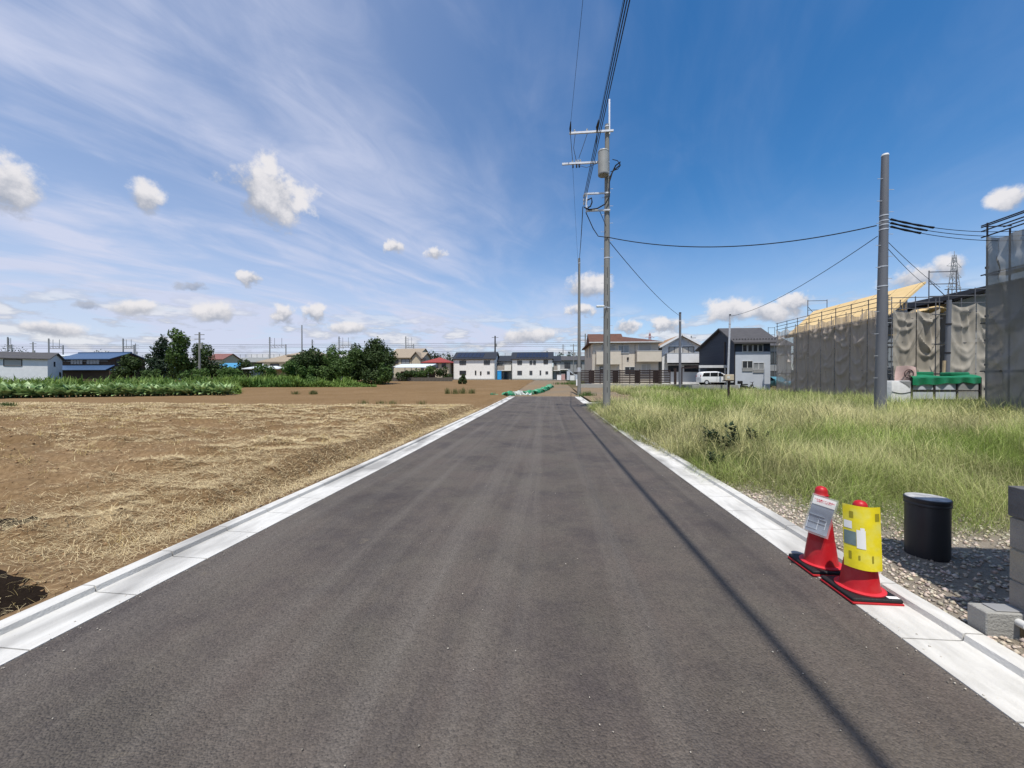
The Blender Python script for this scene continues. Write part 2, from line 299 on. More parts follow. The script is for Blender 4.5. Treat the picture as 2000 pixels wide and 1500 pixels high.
# ------------------------------------------------------------------ mesh helpers
class MB:
    def __init__(s): s.v = []; s.f = []
    def add(s, vs, fs):
        o = len(s.v); s.v.extend([tuple(v) for v in vs]); s.f.extend([tuple(i+o for i in f) for f in fs]); return s
    def bx(s, x0, x1, y0, y1, z0, z1):
        return s.add([(x0,y0,z0),(x1,y0,z0),(x1,y1,z0),(x0,y1,z0),(x0,y0,z1),(x1,y0,z1),(x1,y1,z1),(x0,y1,z1)],
                     [(0,3,2,1),(4,5,6,7),(0,1,5,4),(1,2,6,5),(2,3,7,6),(3,0,4,7)])
    def bar(s, p0, p1, w, h=None):
        h = h or w; p0 = Vector(p0); p1 = Vector(p1); d = (p1-p0).normalized(); up = Vector((0,0,1)) if abs(d.z) < .95 else Vector((0,1,0))
        a = d.cross(up).normalized()*w/2; b = a.cross(d).normalized()*h/2
        vs = [p+q for p in (p0, p1) for q in (-a-b, a-b, a+b, -a+b)]
        return s.add(vs, [(0,1,2,3),(7,6,5,4),(0,4,5,1),(1,5,6,2),(2,6,7,3),(3,7,4,0)])
    def tube(s, pts, r, n=6):
        pts = [Vector(p) for p in pts]; m = len(pts); rs = r if isinstance(r, (list, tuple)) else [r]*m; vs = []; fs = []; pa = None
        for i, p in enumerate(pts):
            d = (pts[min(i+1, m-1)] - pts[max(i-1, 0)]).normalized()
            if pa is None: a = d.orthogonal().normalized()
            else:
                a = pa - d*pa.dot(d); a = a.normalized() if a.length > 1e-6 else d.orthogonal().normalized()
            pa = a; b = d.cross(a)
            for k in range(n):
                t = 2*PI*k/n; vs.append(p + (a*math.cos(t)+b*math.sin(t))*rs[i])
        for i in range(m-1):
            for k in range(n):
                k2 = (k+1) % n; fs.append((i*n+k, i*n+k2, (i+1)*n+k2, (i+1)*n+k))
        fs.append(tuple(range(n-1, -1, -1))); fs.append(tuple((m-1)*n+k for k in range(n)))
        return s.add(vs, fs)
    def lathe(s, pr, n=20, c=(0,0,0)):
        vs = []; fs = []
        for (r, z) in pr:
            for k in range(n): t = 2*PI*k/n; vs.append((c[0]+r*math.cos(t), c[1]+r*math.sin(t), c[2]+z))
        for i in range(len(pr)-1):
            for k in range(n): k2 = (k+1) % n; fs.append((i*n+k, i*n+k2, (i+1)*n+k2, (i+1)*n+k))
        fs.append(tuple(range(n-1, -1, -1))); fs.append(tuple((len(pr)-1)*n+k for k in range(n)))
        return s.add(vs, fs)
    def prism(s, poly, a0, a1, axis='y'):     # poly of (u, z); extruded along y (u = x) or x (u = y)
        n = len(poly); P = (lambda u, z, a: (u, a, z)) if axis == 'y' else (lambda u, z, a: (a, u, z))
        vs = [P(u, z, a0) for u, z in poly] + [P(u, z, a1) for u, z in poly]
        fs = [tuple(range(n)), tuple(range(2*n-1, n-1, -1))] + [(i, i+n, (i+1) % n+n, (i+1) % n) for i in range(n)]
        return s.add(vs, fs)
    def grid(s, fn, nu, nv):
        vs = [fn(u/nu, v/nv) for v in range(nv+1) for u in range(nu+1)]; w = nu+1
        return s.add(vs, [(v*w+u, v*w+u+1, (v+1)*w+u+1, (v+1)*w+u) for v in range(nv) for u in range(nu)])
    def mesh(s, name, m, smooth=False, bevel=0, seg=1, fix=True):
        me = bpy.data.meshes.new(name); me.from_pydata(s.v, [], s.f)
        if fix or bevel:
            b = bmesh.new(); b.from_mesh(me); bmesh.ops.recalc_face_normals(b, faces=b.faces)
            if bevel: bmesh.ops.bevel(b, geom=list(b.edges), offset=bevel, segments=seg, affect='EDGES', profile=.5, clamp_overlap=True)
            b.to_mesh(me); b.free()
        me.materials.append(m)
        if smooth:
            me.polygons.foreach_set('use_smooth', [True]*len(me.polygons))
            try: me.set_sharp_from_angle(angle=R(38))
            except Exception: pass
        me.update(); return me
    def build(s, name, m, parent=None, loc=(0,0,0), rz=0, smooth=False, bevel=0, seg=1, fix=True, rot=None):
        return obj(name, s.mesh(name, m, smooth, bevel, seg, fix), parent, loc, rz, rot)
def obj(name, me, parent=None, loc=(0,0,0), rz=0, rot=None):
    o = bpy.data.objects.new(name, me); COL.objects.link(o); o.location = loc; o.rotation_euler = rot or (0, 0, rz)
    if parent is not None: o.parent = parent
    return o
def tag(o, label, cat, group=None, kind=None):
    if label: o['label'] = label
    if cat: o['category'] = cat
    if group: o['group'] = group
    if kind: o['kind'] = kind
    return o
def thing(name, label, cat, loc=(0,0,0), rz=0, group=None):
    o = obj(name, None, None, loc, rz); o.empty_display_size = .2; return tag(o, label, cat, group)
def copy_tree(o, parent=None, label=None):
    c = o.copy(); COL.objects.link(c); c.parent = parent
    if label: c['label'] = label
    for ch in [x for x in bpy.data.objects if x.parent == o]: copy_tree(ch, c)
    return c
def struct(o): o['kind'] = 'structure'; return o
def fastmesh(name, V, T, m, colr=None):       # V (n,3), T (k,3) triangles, one colour for each vertex
    me = bpy.data.meshes.new(name); me.vertices.add(len(V)); me.vertices.foreach_set('co', V.astype(np.float32).ravel())
    me.loops.add(T.size); me.loops.foreach_set('vertex_index', T.astype(np.int32).ravel())
    me.polygons.add(len(T)); me.polygons.foreach_set('loop_start', np.arange(0, T.size, 3, dtype=np.int32))
    me.materials.append(m)
    if colr is not None:
        a = me.attributes.new('col', 'FLOAT_COLOR', 'POINT'); c4 = np.ones((len(V), 4), np.float32); c4[:, :3] = colr; a.data.foreach_set('color', c4.ravel())
    me.update(calc_edges=True); me.validate(); return me
def sheet(name, xs, ys, zf, m):               # a terrain sheet over the grid xs, ys
    X, Y = np.meshgrid(xs, ys); Z = zf(X, Y); V = np.stack([X.ravel(), Y.ravel(), Z.ravel()], 1); nx, ny = len(xs), len(ys)
    i = (np.arange(ny-1)[:, None]*nx + np.arange(nx-1)[None, :]).ravel()
    T = np.concatenate([np.stack([i, i+1, i+nx+1], 1), np.stack([i, i+nx+1, i+nx], 1)])
    me = fastmesh(name, V, T, m); me.polygons.foreach_set('use_smooth', [True]*len(me.polygons)); return struct(obj(name, me))
def blades(P, h, w, az, lean, bend, segs=3, tipw=.0, flat=None):
    n = len(P); V = np.zeros((n, 2*segs+1, 3)); d = np.stack([np.cos(az), np.sin(az)], 1); sd = np.stack([-np.sin(az), np.cos(az)], 1)
    p = P.copy(); ang = lean.copy(); sl = h/segs
    for k in range(segs+1):
        ww = w*(1-(k/segs)**1.6*(1-tipw))/2
        if k < segs:
            V[:, 2*k, :] = p; V[:, 2*k+1, :] = p; V[:, 2*k, :2] -= sd*ww[:, None]; V[:, 2*k+1, :2] += sd*ww[:, None]
        else: V[:, 2*segs, :] = p
        p = p.copy(); p[:, :2] += d*(np.sin(ang)*sl)[:, None]; p[:, 2] += np.cos(ang)*sl; ang = ang + bend
    t = []
    for k in range(segs-1): a = 2*k; t += [(a, a+1, a+3), (a, a+3, a+2)]
    t.append((2*segs-2, 2*segs-1, 2*segs)); t = np.array(t)
    T = (np.arange(n)[:, None, None]*(2*segs+1) + t[None]).reshape(-1, 3)
    return V, T

# ------------------------------------------------------------------ the ground
gx = np.concatenate([-np.geomspace(2600, 60, 24), np.linspace(-55, 55, 45), np.geomspace(60, 2600, 24)])
gy = np.concatenate([-np.geomspace(600, 12, 10), np.linspace(-10, 110, 61), np.geomspace(115, 4000, 26)])
sheet('ground', gx, gy, lambda x, y: prof(y) - .14 - .6*sst(x, -34, -30)*(1-sst(x, 2.0, 2.6))*(1-sst(y, 22, 26)), M_LAND)
LK, RK = -3.10, 2.20          # edges of the asphalt
ry = np.concatenate([np.linspace(-14, 34.6, 160)])
sheet('road', np.linspace(LK-.02, RK+.02, 14), ry, lambda x, y: prof(y) + .004 - .0*x, M_ASPH)
sheet('side_road', np.linspace(RK+.015, 16, 20), np.linspace(21.7, 25.7, 12), lambda x, y: prof(y), M_ASPH)
# left field: stubble near, tilled soil beyond, low bank along the kerb
def bank(x, y):
    up = sst(-x, 3.92, 4.28+.25*fbm(y*.8, y*0+3))*(.05+.26*sst(y, 3.6, 6.5)*(1-.75*sst(y, 17, 24)))*(.75+.5*fbm(y*.9, x*.6))
    return up
def fieldz(x, y):
    n = fbm(x*.9, y*.9, 4)-.5; n2 = fbm(x*5, y*5, 3)-.5
    near = 1-sst(y, 15, 20)
    z = prof(y) + .035 + bank(x, y) + n*.12*(.35+.65*near)*sst(-x, 3.55, 4.2) + n2*.035*near
    lump = (sst(fbm(x*2.3+9, y*3.1, 3), .52, .75)*.09+sst(fbm(x*.8+3, y*4.2, 3), .5, .66)*.05)*near*sst(-x, 3.8, 4.6)
    fur = np.sin(y*2*PI/.85)*.018*sst(y, 17.5, 19.5)*(1-sst(y, 60, 80))
    hole = lambda x0, x1, y0, y1, dp: -dp*sst(x, x0, x0+.18)*(1-sst(x, x1-.10, x1))*sst(y, y0, y0+.05)*(1-sst(y, y1-.22, y1))
    wob = .12*(n2*2)
    pit = hole(-4.9, -3.66, 1.75, 2.62, .16) + hole(-6.6, -5.20, 3.22, 3.70, .10) + .10*np.exp(-(((x+5.9)/.7)**2+((y-3.12)/.10)**2)) + wob*0
    return z + lump + fur + pit
fx = np.unique(np.concatenate([-np.geomspace(100, 15, 60), np.linspace(-15, -3.53, 165)]))
fy = np.unique(np.concatenate([np.linspace(-4, 14, 225), np.linspace(14.1, 40, 180), np.linspace(40.5, 96, 70)]))
fld = sheet('field', fx, fy, fieldz, M_SOIL)
fld.data.materials.append(M_SOILS)
mid = np.zeros(len(fld.data.polygons), np.int32); cen = np.zeros(len(mid)*3); fld.data.polygons.foreach_get('center', cen); cen = cen.reshape(-1, 3)
mid[cen[:, 1] + 1.6*(fbm(cen[:, 0]*.5, cen[:, 1]*.5)-.5) < 18.2 + .05*cen[:, 0]*0] = 1; fld.data.polygons.foreach_set('material_index', mid)
M_NEARBLK = ground_mat('near_black_ground', (.018,.012,.008), (.012,.008,.006), (.024,.016,.010), 3)  # near-black sheet patches laid on the field surface
def dark_patch(pts):
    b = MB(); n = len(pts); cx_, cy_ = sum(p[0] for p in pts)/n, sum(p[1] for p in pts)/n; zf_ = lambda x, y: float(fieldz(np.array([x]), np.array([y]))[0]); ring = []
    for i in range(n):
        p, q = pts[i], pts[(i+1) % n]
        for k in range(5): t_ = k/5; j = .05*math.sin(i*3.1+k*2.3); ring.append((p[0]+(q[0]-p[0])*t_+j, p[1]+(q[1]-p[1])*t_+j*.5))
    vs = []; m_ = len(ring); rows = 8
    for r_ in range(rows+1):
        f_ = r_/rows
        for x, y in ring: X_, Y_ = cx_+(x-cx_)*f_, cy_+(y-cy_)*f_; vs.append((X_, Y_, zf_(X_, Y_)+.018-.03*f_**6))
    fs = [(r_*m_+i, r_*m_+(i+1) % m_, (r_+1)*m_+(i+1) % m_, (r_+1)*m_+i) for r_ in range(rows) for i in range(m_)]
    struct(b.add(vs, fs).build('dark_ground_patch', M_NEARBLK, fix=False, smooth=True))
dark_patch([(-5.2, 1.85), (-3.64, 1.95), (-3.63, 2.42), (-3.85, 2.62), (-4.6, 2.75)]); dark_patch([(-6.9, 3.2), (-5.35, 3.45), (-5.05, 3.66), (-5.5, 3.68), (-6.6, 3.72)])
sheet('dirt_track', np.linspace(-3.56, 3.6, 22), np.linspace(34.5, 96, 90), lambda x, y: prof(y) + .012 + .05*(fbm(x, y*.6)-.5)*sst(y, 35, 37), M_DIRT)
sheet('pale_sand', np.linspace(*sorted((at(455, 45)[0], at(735, 55)[0])), 30), np.linspace(39, 50, 26), lambda x, y: prof(y)+.06+.25*fbm(x*.5, y*.5) - .22*sst(np.abs(y-44.5), 3.0, 5.4) - .22*sst(np.abs(x+18.3), 4.2, 8.2), M_SAND)
# right: gravel verge and the grass lot
sheet('gravel_verge', np.concatenate([np.linspace(2.655, 7, 60)]), np.linspace(-6, 12, 150), lambda x, y: prof(y)+.02+.05*(fbm(x*1.7, y*1.7)-.5)+.018*(fbm(x*9, y*9)-.5), M_GRAV)
def lotz(x, y): return prof(y) + .035 - .12*(1-sst(y, 5.2, 6.6)) + .10*sst(x, 3.0, 6)*sst(y, 5, 9) + .16*(fbm(x*.35, y*.35)-.5)*sst(x, 3, 5)
sheet('lot', np.linspace(2.7, 40, 90), np.concatenate([np.linspace(4.9, 21.6, 50)]), lotz, M_LOT)
sheet('far_lot', np.linspace(2.75, 45, 80), np.linspace(26.1, 60, 60), lotz, M_LOT)
sheet('bare_dirt', np.linspace(2.76, 9.5, 14), np.linspace(26.12, 47.5, 30), lambda x, y: prof(y)+.15+.05*(fbm(x, y)-.5)-.3*sst(x, 7.5, 9.5), M_DIRT)
sheet('pavement', np.linspace(-24, 5, 12), np.linspace(92.5, 97.5, 4), lambda x, y: prof(y)+.12, M_CONC)

# ------------------------------------------------------------------ L-shaped gutters of 0.6 m blocks
def gutter_block(sgn):
    b = MB(); p = [(0,-.12),(.47,-.12),(.47,.050),(.455,.054),(.366,.054),(.352,.048),(.344,.010),(.330,.006),(0,.002)]
    b.prism([(sgn*u, z+.006) for u, z in p], .005, .595, 'y'); return b.mesh('gutter_block', M_KERB, True)
def gutter(sgn, x0, y0, y1, name):
    bed = MB(); ys = np.linspace(y0, y1, 40)
    for a, b_ in zip(ys[:-1], ys[1:]):
        za, zb = pz(a), pz(b_); xa, xb = sorted((x0+sgn*.006, x0+sgn*.468))
        bed.add([(xa,a,za-.11),(xb,a,za-.11),(xb,b_,zb-.11),(xa,b_,zb-.11),(xa,a,za-.004),(xb,a,za-.004),(xb,b_,zb-.004),(xa,b_,zb-.004)], [(0,3,2,1),(4,5,6,7),(0,1,5,4),(1,2,6,5),(2,3,7,6),(3,0,4,7)])
    g = struct(bed.build(name, M_CONC)); me = gutter_block(sgn); y = y0
    while y < y1-.3:
        o = obj('gutter_block', me, g, (x0, y, pz(y)+.002)); o.rotation_euler = (math.atan2(pz(y+.6)-pz(y), .6), 0, 0); y += .6
    return g
gutter(-1, LK, -1.6, 34.4, 'gutter'); gutter(1, RK, -1.57, 21.2, 'gutter'); gutter(1, RK, 26.0, 34.4, 'gutter')
g = MB(); g.bx(RK+.48, 9, 25.72, 25.80, pz(25.8)-.1, pz(25.8)+.035); gs = struct(g.build('gutter', M_CONC))
cb = MB(); cb.prism([(0,-.1),(.42,-.1),(.42,.07),(.33,.07),(.30,.01),(0,.004)], .003, .597, 'x'); cme = cb.mesh('gutter_block', M_KERB)
for i in range(11): obj('gutter_block', cme, gs, (RK+.48+.6*i, 25.82, pz(26)+.004))
e = MB(); e.bx(LK+.02, RK, 34.62, 34.74, pz(34.7)-.1, pz(34.7)+.012); struct(e.build('road_edging', M_KERB))

# ------------------------------------------------------------------ gravel stones, road grit
def stones(name, P, r, m, cols):
    n = len(P); base = np.array([(1,0,0),(-1,0,0),(0,1,0),(0,-1,0),(0,0,1),(0,0,-1)], float); t = np.array([(0,2,4),(2,1,4),(1,3,4),(3,0,4),(2,0,5),(1,2,5),(3,1,5),(0,3,5)])
    V = base[None]*r[:, None, None]*RNG.uniform(.55, 1.25, (n, 6, 1))*np.array([1, 1, .7]); a = RNG.uniform(0, 2*PI, n); c, s = np.cos(a)[:, None], np.sin(a)[:, None]
    V = np.stack([V[..., 0]*c-V[..., 1]*s, V[..., 0]*s+V[..., 1]*c, V[..., 2]], -1) + RNG.normal(0, .12, (n, 6, 3))*r[:, None, None] + P[:, None, :]
    T = (np.arange(n)[:, None, None]*6 + t[None]).reshape(-1, 3)
    return obj(name, fastmesh(name, V.reshape(-1, 3), T, m, np.repeat(cols, 6, 0)))
M_STONE = leafmat('stone', 'col', trans=0, rough=.9, spec=.2)
n = 15000; gxp = 2.68 + RNG.random(n)**1.2*3.2; gyp = 1.2 + RNG.random(n)*9; gr = RNG.uniform(.008, .026, n)
gP = np.stack([gxp, gyp, prof(gyp)+.022+.05*(fbm(gxp*1.7, gyp*1.7)-.5)+gr*.2], 1); gb = RNG.uniform(.7, 1.35, (n, 1))
tag(stones('gravel', gP, gr, M_STONE, np.array([[.46, .40, .32]])*gb*RNG.uniform(.93, 1.07, (n, 3))), 'pale crushed gravel spread behind the roadside kerb', 'gravel', kind='stuff')
n = 1100; gxp = np.where(RNG.random(n) < .3, RNG.uniform(-3, 2.15, n), np.where(RNG.random(n) < .5, LK+.02-RNG.exponential(.09, n).clip(0, .3)*(RNG.random(n)*2-1), RK-.02+RNG.exponential(.09, n).clip(0, .3)*(RNG.random(n)*2-1))); gyp = 1.0+RNG.random(n)**1.5*16; gr = RNG.uniform(.0025, .007, n)
tag(stones('road_grit', np.stack([gxp, gyp, prof(gyp)+.010+gr*.3], 1), gr, M_STONE, np.array([[.42, .38, .32]])*RNG.uniform(.35, 1.4, (n, 1))), 'scattered pale grit lying on the asphalt', 'grit', kind='stuff')
n = 900; gyp = RNG.uniform(4, 33, n); gxp = -3.62-RNG.exponential(.22, n); gr = RNG.uniform(.01, .03, n)
tag(stones('kerbside_rubble', np.stack([gxp, gyp, fieldz(gxp, gyp)+gr*.2], 1), gr, M_STONE, np.array([[.33, .25, .17]])*RNG.uniform(.6, 1.3, (n, 1))), 'small stones and clods strewn along the field edge of the kerb', 'stones', kind='stuff')
n = 6000; gyp = 1.4+RNG.random(n)**1.3*16; gxp = -3.7-RNG.random(n)**1.2*20; gr = RNG.uniform(.006, .028, n)*(1+gyp*.03)
tag(stones('soil_clods', np.stack([gxp, gyp, fieldz(gxp, gyp)+gr*.1], 1), gr, M_STONE, np.array([[.25, .155, .08]])*RNG.uniform(.7, 1.2, (n, 1))), 'brown clods of earth scattered over the stubble field', 'soil', kind='stuff')

# ------------------------------------------------------------------ tall grass on the lot
def edge_L(A): return np.interp(A, [4.0, 5.0, 6, 8, 9.5, 11, 14, 22], [3.20, 2.88, 2.74, 2.60, 2.44, 2.30, 2.20, 2.20])
def grass_field():
    parts_V = []; parts_T = []; parts_C = []; off = 0
    def push(V, T, C):
        nonlocal off
        n, k, _ = V.shape; parts_V.append(V.reshape(-1, 3)); parts_T.append(T+off); parts_C.append(C.reshape(-1, 3)); off += n*k
    def sample(n0, Lr, Ar, dref, pw, ok):
        L = RNG.uniform(*Lr, n0); A = RNG.uniform(*Ar, n0); d = depth(L, A); x = L*CT+A*ST
        keep = (RNG.random(n0) < np.clip((dref/np.maximum(d, 1))**pw, 0, 1)) & ((x/np.maximum(d, .1)) < 1.5) & ok(L, A, d); return L[keep], A[keep]
    def okn(L, A, d):
        e = edge_L(A)+.35*(fbm(A*1.4, L*0+3)-.5); return (L > e) & ((A < 21.9) | (L < 0)) & ((A > 4.00+.6*(fbm(L*1.5, L*0)-.5)+.45*sst(L, 3.55, 3.9)) | (L < 3.0))
    for (n0, Lr, Ar, dref, pw, ok) in ((840000, (2.2, 27), (3.6, 22), 6.0, 1.22, okn),
                                       (150000, (4.0, 40), (26.2, 47), 18., 1.2, lambda L, A, d: (L > 5.2+2.5*fbm(A*.5, L*.5)) & ((A < 41.5) | (L < 18.5)) & ((L < 21.2) | (A < 27.2)|(A>41.5)))):
        L, A = sample(n0, Lr, Ar, dref, pw, ok); n = len(L); d = depth(L, A)
        big = fbm(L*.33+5, A*.33, 3); mid = fbm(L*1.1, A*1.1+8, 3); ed = np.clip((L-edge_L(A))/1.0, 0, 1)*np.clip((A-3.9)/1.8, 0, 1)
        H = (.29+.27*ed)*(.30+1.3*mid)*RNG.uniform(.7, 1.2, n)*(.86+.32*sst(A, 8, 15))*np.where(A > 26, .82, 1)
        P = np.stack([L, A, lotz(L, A)-.02], 1)
        wd = .0031*np.maximum(1, d/4.2)**.90*RNG.uniform(.7, 1.5, n)
        az = RNG.uniform(0, 2*PI, n); az = np.where(RNG.random(n) < .35, 2*PI*fbm(L*.7, A*.7, 2)*2+RNG.normal(0, .5, n), az)
        lean = np.abs(RNG.normal(.46, .40, n)); bend = np.abs(RNG.normal(.52, .34, n))
        sp = (L < edge_L(A)+.45) & (RNG.random(n) < .6) & (A < 22); az = np.where(sp, PI+RNG.normal(0, .8, n), az); lean = np.where(sp, lean+.3, lean)
        V, T = blades(P, H*1.4, wd, az, lean, bend*1.3, 3)
        green = np.clip(.64+2.8*(big-.5)+RNG.normal(0, .26, n) + .28*(1-ed), 0, 1)[:, None]
        dry = np.array([.72, .66, .36]); grn = np.array([.235, .330, .062]); C0 = dry*(1-green)+grn*green
        C0 = C0*RNG.uniform(.42, 1.32, (n, 1))*(.72+.56*sst(mid, .3, .7))[:, None]; k = V.shape[1]
        tt = (np.array([0, 0, 1, 1, 2, 2, 3])/3.)[None, :, None]; root = np.array([.16, .165, .06])  # root end: darker green, plus shade among the blades put into the colour
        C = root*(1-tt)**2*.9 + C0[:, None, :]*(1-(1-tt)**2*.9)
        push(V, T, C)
    # nodding foxtail heads above the leaves
    L, A = sample(26000, (2.5, 27), (6.5, 22), 9., 1.0, okn); n = len(L); d = depth(L, A); msk = (fbm(L*.4+2, A*.4, 2)+.10*sst(A, 9, 15) > .46); L, A, d = L[msk], A[msk], d[msk]; n = len(L)
    P = np.stack([L, A, lotz(L, A)], 1); wd = .0036*np.maximum(1, d/4)**.75*RNG.uniform(.9, 1.5, n)
    V, T = blades(P, RNG.uniform(.6, .98, n)*(.85+.25*sst(A, 8, 15)), wd, RNG.uniform(0, 2*PI, n), np.abs(RNG.normal(.10, .12, n)), RNG.uniform(.18, .52, n), 5, tipw=.9)
    V[:, 6:10, :] += 0; c = np.array([.16, .19, .06])*(1-RNG.random((n, 1))*.55) + np.array([.42, .37, .18])*(RNG.random((n, 1)) < .45)
    push(V, T, np.repeat(c[:, None, :], V.shape[1], 1))
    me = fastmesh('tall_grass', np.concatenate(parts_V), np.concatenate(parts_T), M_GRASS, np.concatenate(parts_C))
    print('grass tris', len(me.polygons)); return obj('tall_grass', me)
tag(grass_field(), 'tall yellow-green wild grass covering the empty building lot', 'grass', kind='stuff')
# ------------------------------------------------------------------ straw on the stubble field
def straw_field():
    PV = []; PT = []; PC = []; off = 0
    def push(V, T, C):
        nonlocal off
        n, k, _ = V.shape; PV.append(V.reshape(-1, 3)); PT.append(T+off); PC.append(np.repeat(C[:, None, :], k, 1).reshape(-1, 3)); off += n*k
    n0 = 1000000; A = 1.2+RNG.random(n0)**1.12*20; L = -3.62-RNG.random(n0)**1.15*28; d = depth(L, A); x = L*CT+A*ST
    dens = np.clip((6.5/np.maximum(d, 1))**1.0, 0, 1)
    patch = sst(fbm(L*.9+A*.25, A*1.9, 4), .46, .70); far = sst(A, 10.0, 12.5)*(1-sst(A, 17.5, 19)); strip = sst(-L, 3.6, 3.8)*(1-sst(-L, 5.0, 7.0))*sst(A, 2.2, 4.5)
    p = dens*np.clip(patch*.62 + far*.95 + strip*.95 + .05, 0, 1)*(1-sst(A, 19, 21)*(1-strip*.3))
    k = (RNG.random(n0) < p) & (d > 1) & (x/np.maximum(d, .1) > -1.5); L, A, d = L[k], A[k], d[k]; n = len(L)
    P = np.stack([L, A, fieldz(L, A)+RNG.random(n)*.03+.006], 1); ln = RNG.uniform(.03, .17, n); wd = .0019*np.maximum(1, d/3.2)**1.0*RNG.uniform(.7, 1.5, n)
    az = RNG.normal(0, .9, n)+PI*(RNG.random(n) < .5)+.5*np.sin(L*2)
    V, T = blades(P, ln, wd, az, RNG.normal(1.47, .16, n), RNG.normal(.05, .10, n), 3, tipw=.6)
    b = RNG.uniform(.65, 1.25, (n, 1)); C = (np.array([.74, .61, .38])*(1-RNG.random((n, 1))*.35) + np.array([.05, .03, .0]))*b
    push(V, T, C)
    # dry tufts that still stand
    ct = 900; cL = -3.75-RNG.random(ct)**1.3*22; cA = 1.6+RNG.random(ct)*17; d0 = depth(cL, cA); q = (RNG.random(ct) < np.clip(.25+.75*sst(fbm(cL*.7, cA*.9), .45, .6), 0, 1)) & (d0 > 1)
    cL, cA = cL[q], cA[q]; per = 26; L = np.repeat(cL, per)+RNG.normal(0, .07, len(cL)*per); A = np.repeat(cA, per)+RNG.normal(0, .06, len(cL)*per); n = len(L); d = np.maximum(depth(L, A), 1)
    P = np.stack([L, A, fieldz(L, A)], 1); wd = .0028*np.maximum(1, d/3.2)**.85
    V, T = blades(P, np.repeat(RNG.uniform(.05, .16, len(cL)), per)*RNG.uniform(.6, 1.3, n), wd, RNG.uniform(0, 2*PI, n), np.abs(RNG.normal(.8, .35, n)), RNG.normal(.25, .2, n), 3, tipw=.3)
    C = np.array([.50, .38, .17])*RNG.uniform(.7, 1.2, (n, 1)); push(V, T, C)
    me = fastmesh('straw', np.concatenate(PV), np.concatenate(PT), M_STRAW, np.concatenate(PC)); print('straw tris', len(me.polygons)); return obj('straw', me)
tag(straw_field(), 'dry straw and stubble strewn over the brown field', 'straw', kind='stuff')
# ------------------------------------------------------------------ roadside things close by
def cone(label, L, A, rz):
    t = thing('traffic_cone', label, 'traffic cone', (L, A, pz(A)+.011), R(rz), 'traffic cones on the gutter')
    h = .172
    MB().bx(-h, h, -h, h, 0, .016).build('base_rim', M_RED, t, bevel=.004)
    MB().bx(-h+.004, h-.004, -h+.004, h-.004, .0165, .042).build('base_weight', M_BLACK, t, bevel=.006)
    MB().lathe([(.150,.0425),(.152,.052),(.140,.058),(.128,.060),(.122,.058)], 32).build('flange', M_PINK, t, smooth=True)
    b = MB().lathe([(.124,.058),(.118,.075),(.096,.24),(.094,.245),(.0935,.25),(.066,.50),(.048,.618),(.046,.622)], 32).build('cone_body', M_RED, t, smooth=True)
    MB().lathe([(.046,.6225),(.050,.626),(.051,.634),(.0455,.641),(.0455,.665),(.041,.683),(.030,.697),(.013,.704),(.003,.706)], 28).build('cone_knob', M_RED, t, smooth=True)
    k = MB()
    for i in range(18):
        a = 2*PI*i/18; k.bar((.047*math.cos(a), .047*math.sin(a), .630), (.0545*math.cos(a), .0545*math.sin(a), .634), .006)
    k.build('knob_teeth', M_RED, t)['kind'] = 'stuff'
    return t
c1 = cone('red traffic cone with a clear document pouch hung on it', 2.335, 3.56, 0)
c2 = cone('red traffic cone wearing a yellow sign board', 2.352, 3.165, 0)
q = MB().bx(.085, .16, -.150, -.118, .0425, .0435).build('base_sticker', M_WHITE, c2)
# yellow board on the second cone
bt = thing('sign_board', 'yellow sign board with white and grey patches wrapped on a red cone', 'sign', (2.352, 3.165, pz(3.2)+.011), R(-24))
def bpos(u, v, off=0.0):
    z = .225+.45*v; return (u*.70, -(.140-.062*v) - off + u*u*2.4, z)
M_YEL = mat('sign_yellow', (.74,.62,.02), (.62,.51,.015), 6, .5, .15, 14, spec=.35, c3=(.66,.60,.10), s3=11)
M_TEAL = mat('sign_grey_teal', (.16,.22,.22), (.12,.17,.17), 12, .5)
M_OLIVE = mat('sign_olive', (.30,.26,.02), None, 6, .5)
b = MB(); b.grid(lambda u, v: bpos((u-.5)*.31, v), 16, 10); b.grid(lambda u, v: bpos((u-.5)*.31, v, -.004), 16, 10); b.build('board', M_YEL, bt, smooth=True, fix=False)
def patch(name, m, u0, u1, v0, v1, off=.0025): MB().grid(lambda u, v: bpos(u0+(u1-u0)*u, v0+(v1-v0)*v, off), 8, 4).build(name, m, bt, smooth=True, fix=False)
patch('white_patch', M_WHITE, -.060, .012, .33, .62); patch('white_patch', M_WHITE, -.03, .005, .62, .66)
patch('grey_patch', M_TEAL, -.150, -.064, .36, .58); patch('white_strip', M_WHITE, -.150, -.092, .62, .74)
for (u0, u1, v0, v1) in ((-.12,-.10,.14,.26), (-.05,-.035,.15,.22), (.06,.075,.13,.24), (.10,.14,.78,.90), (-.11,-.08,.80,.90)): patch('dark_mark', M_OLIVE, u0, u1, v0, v1)
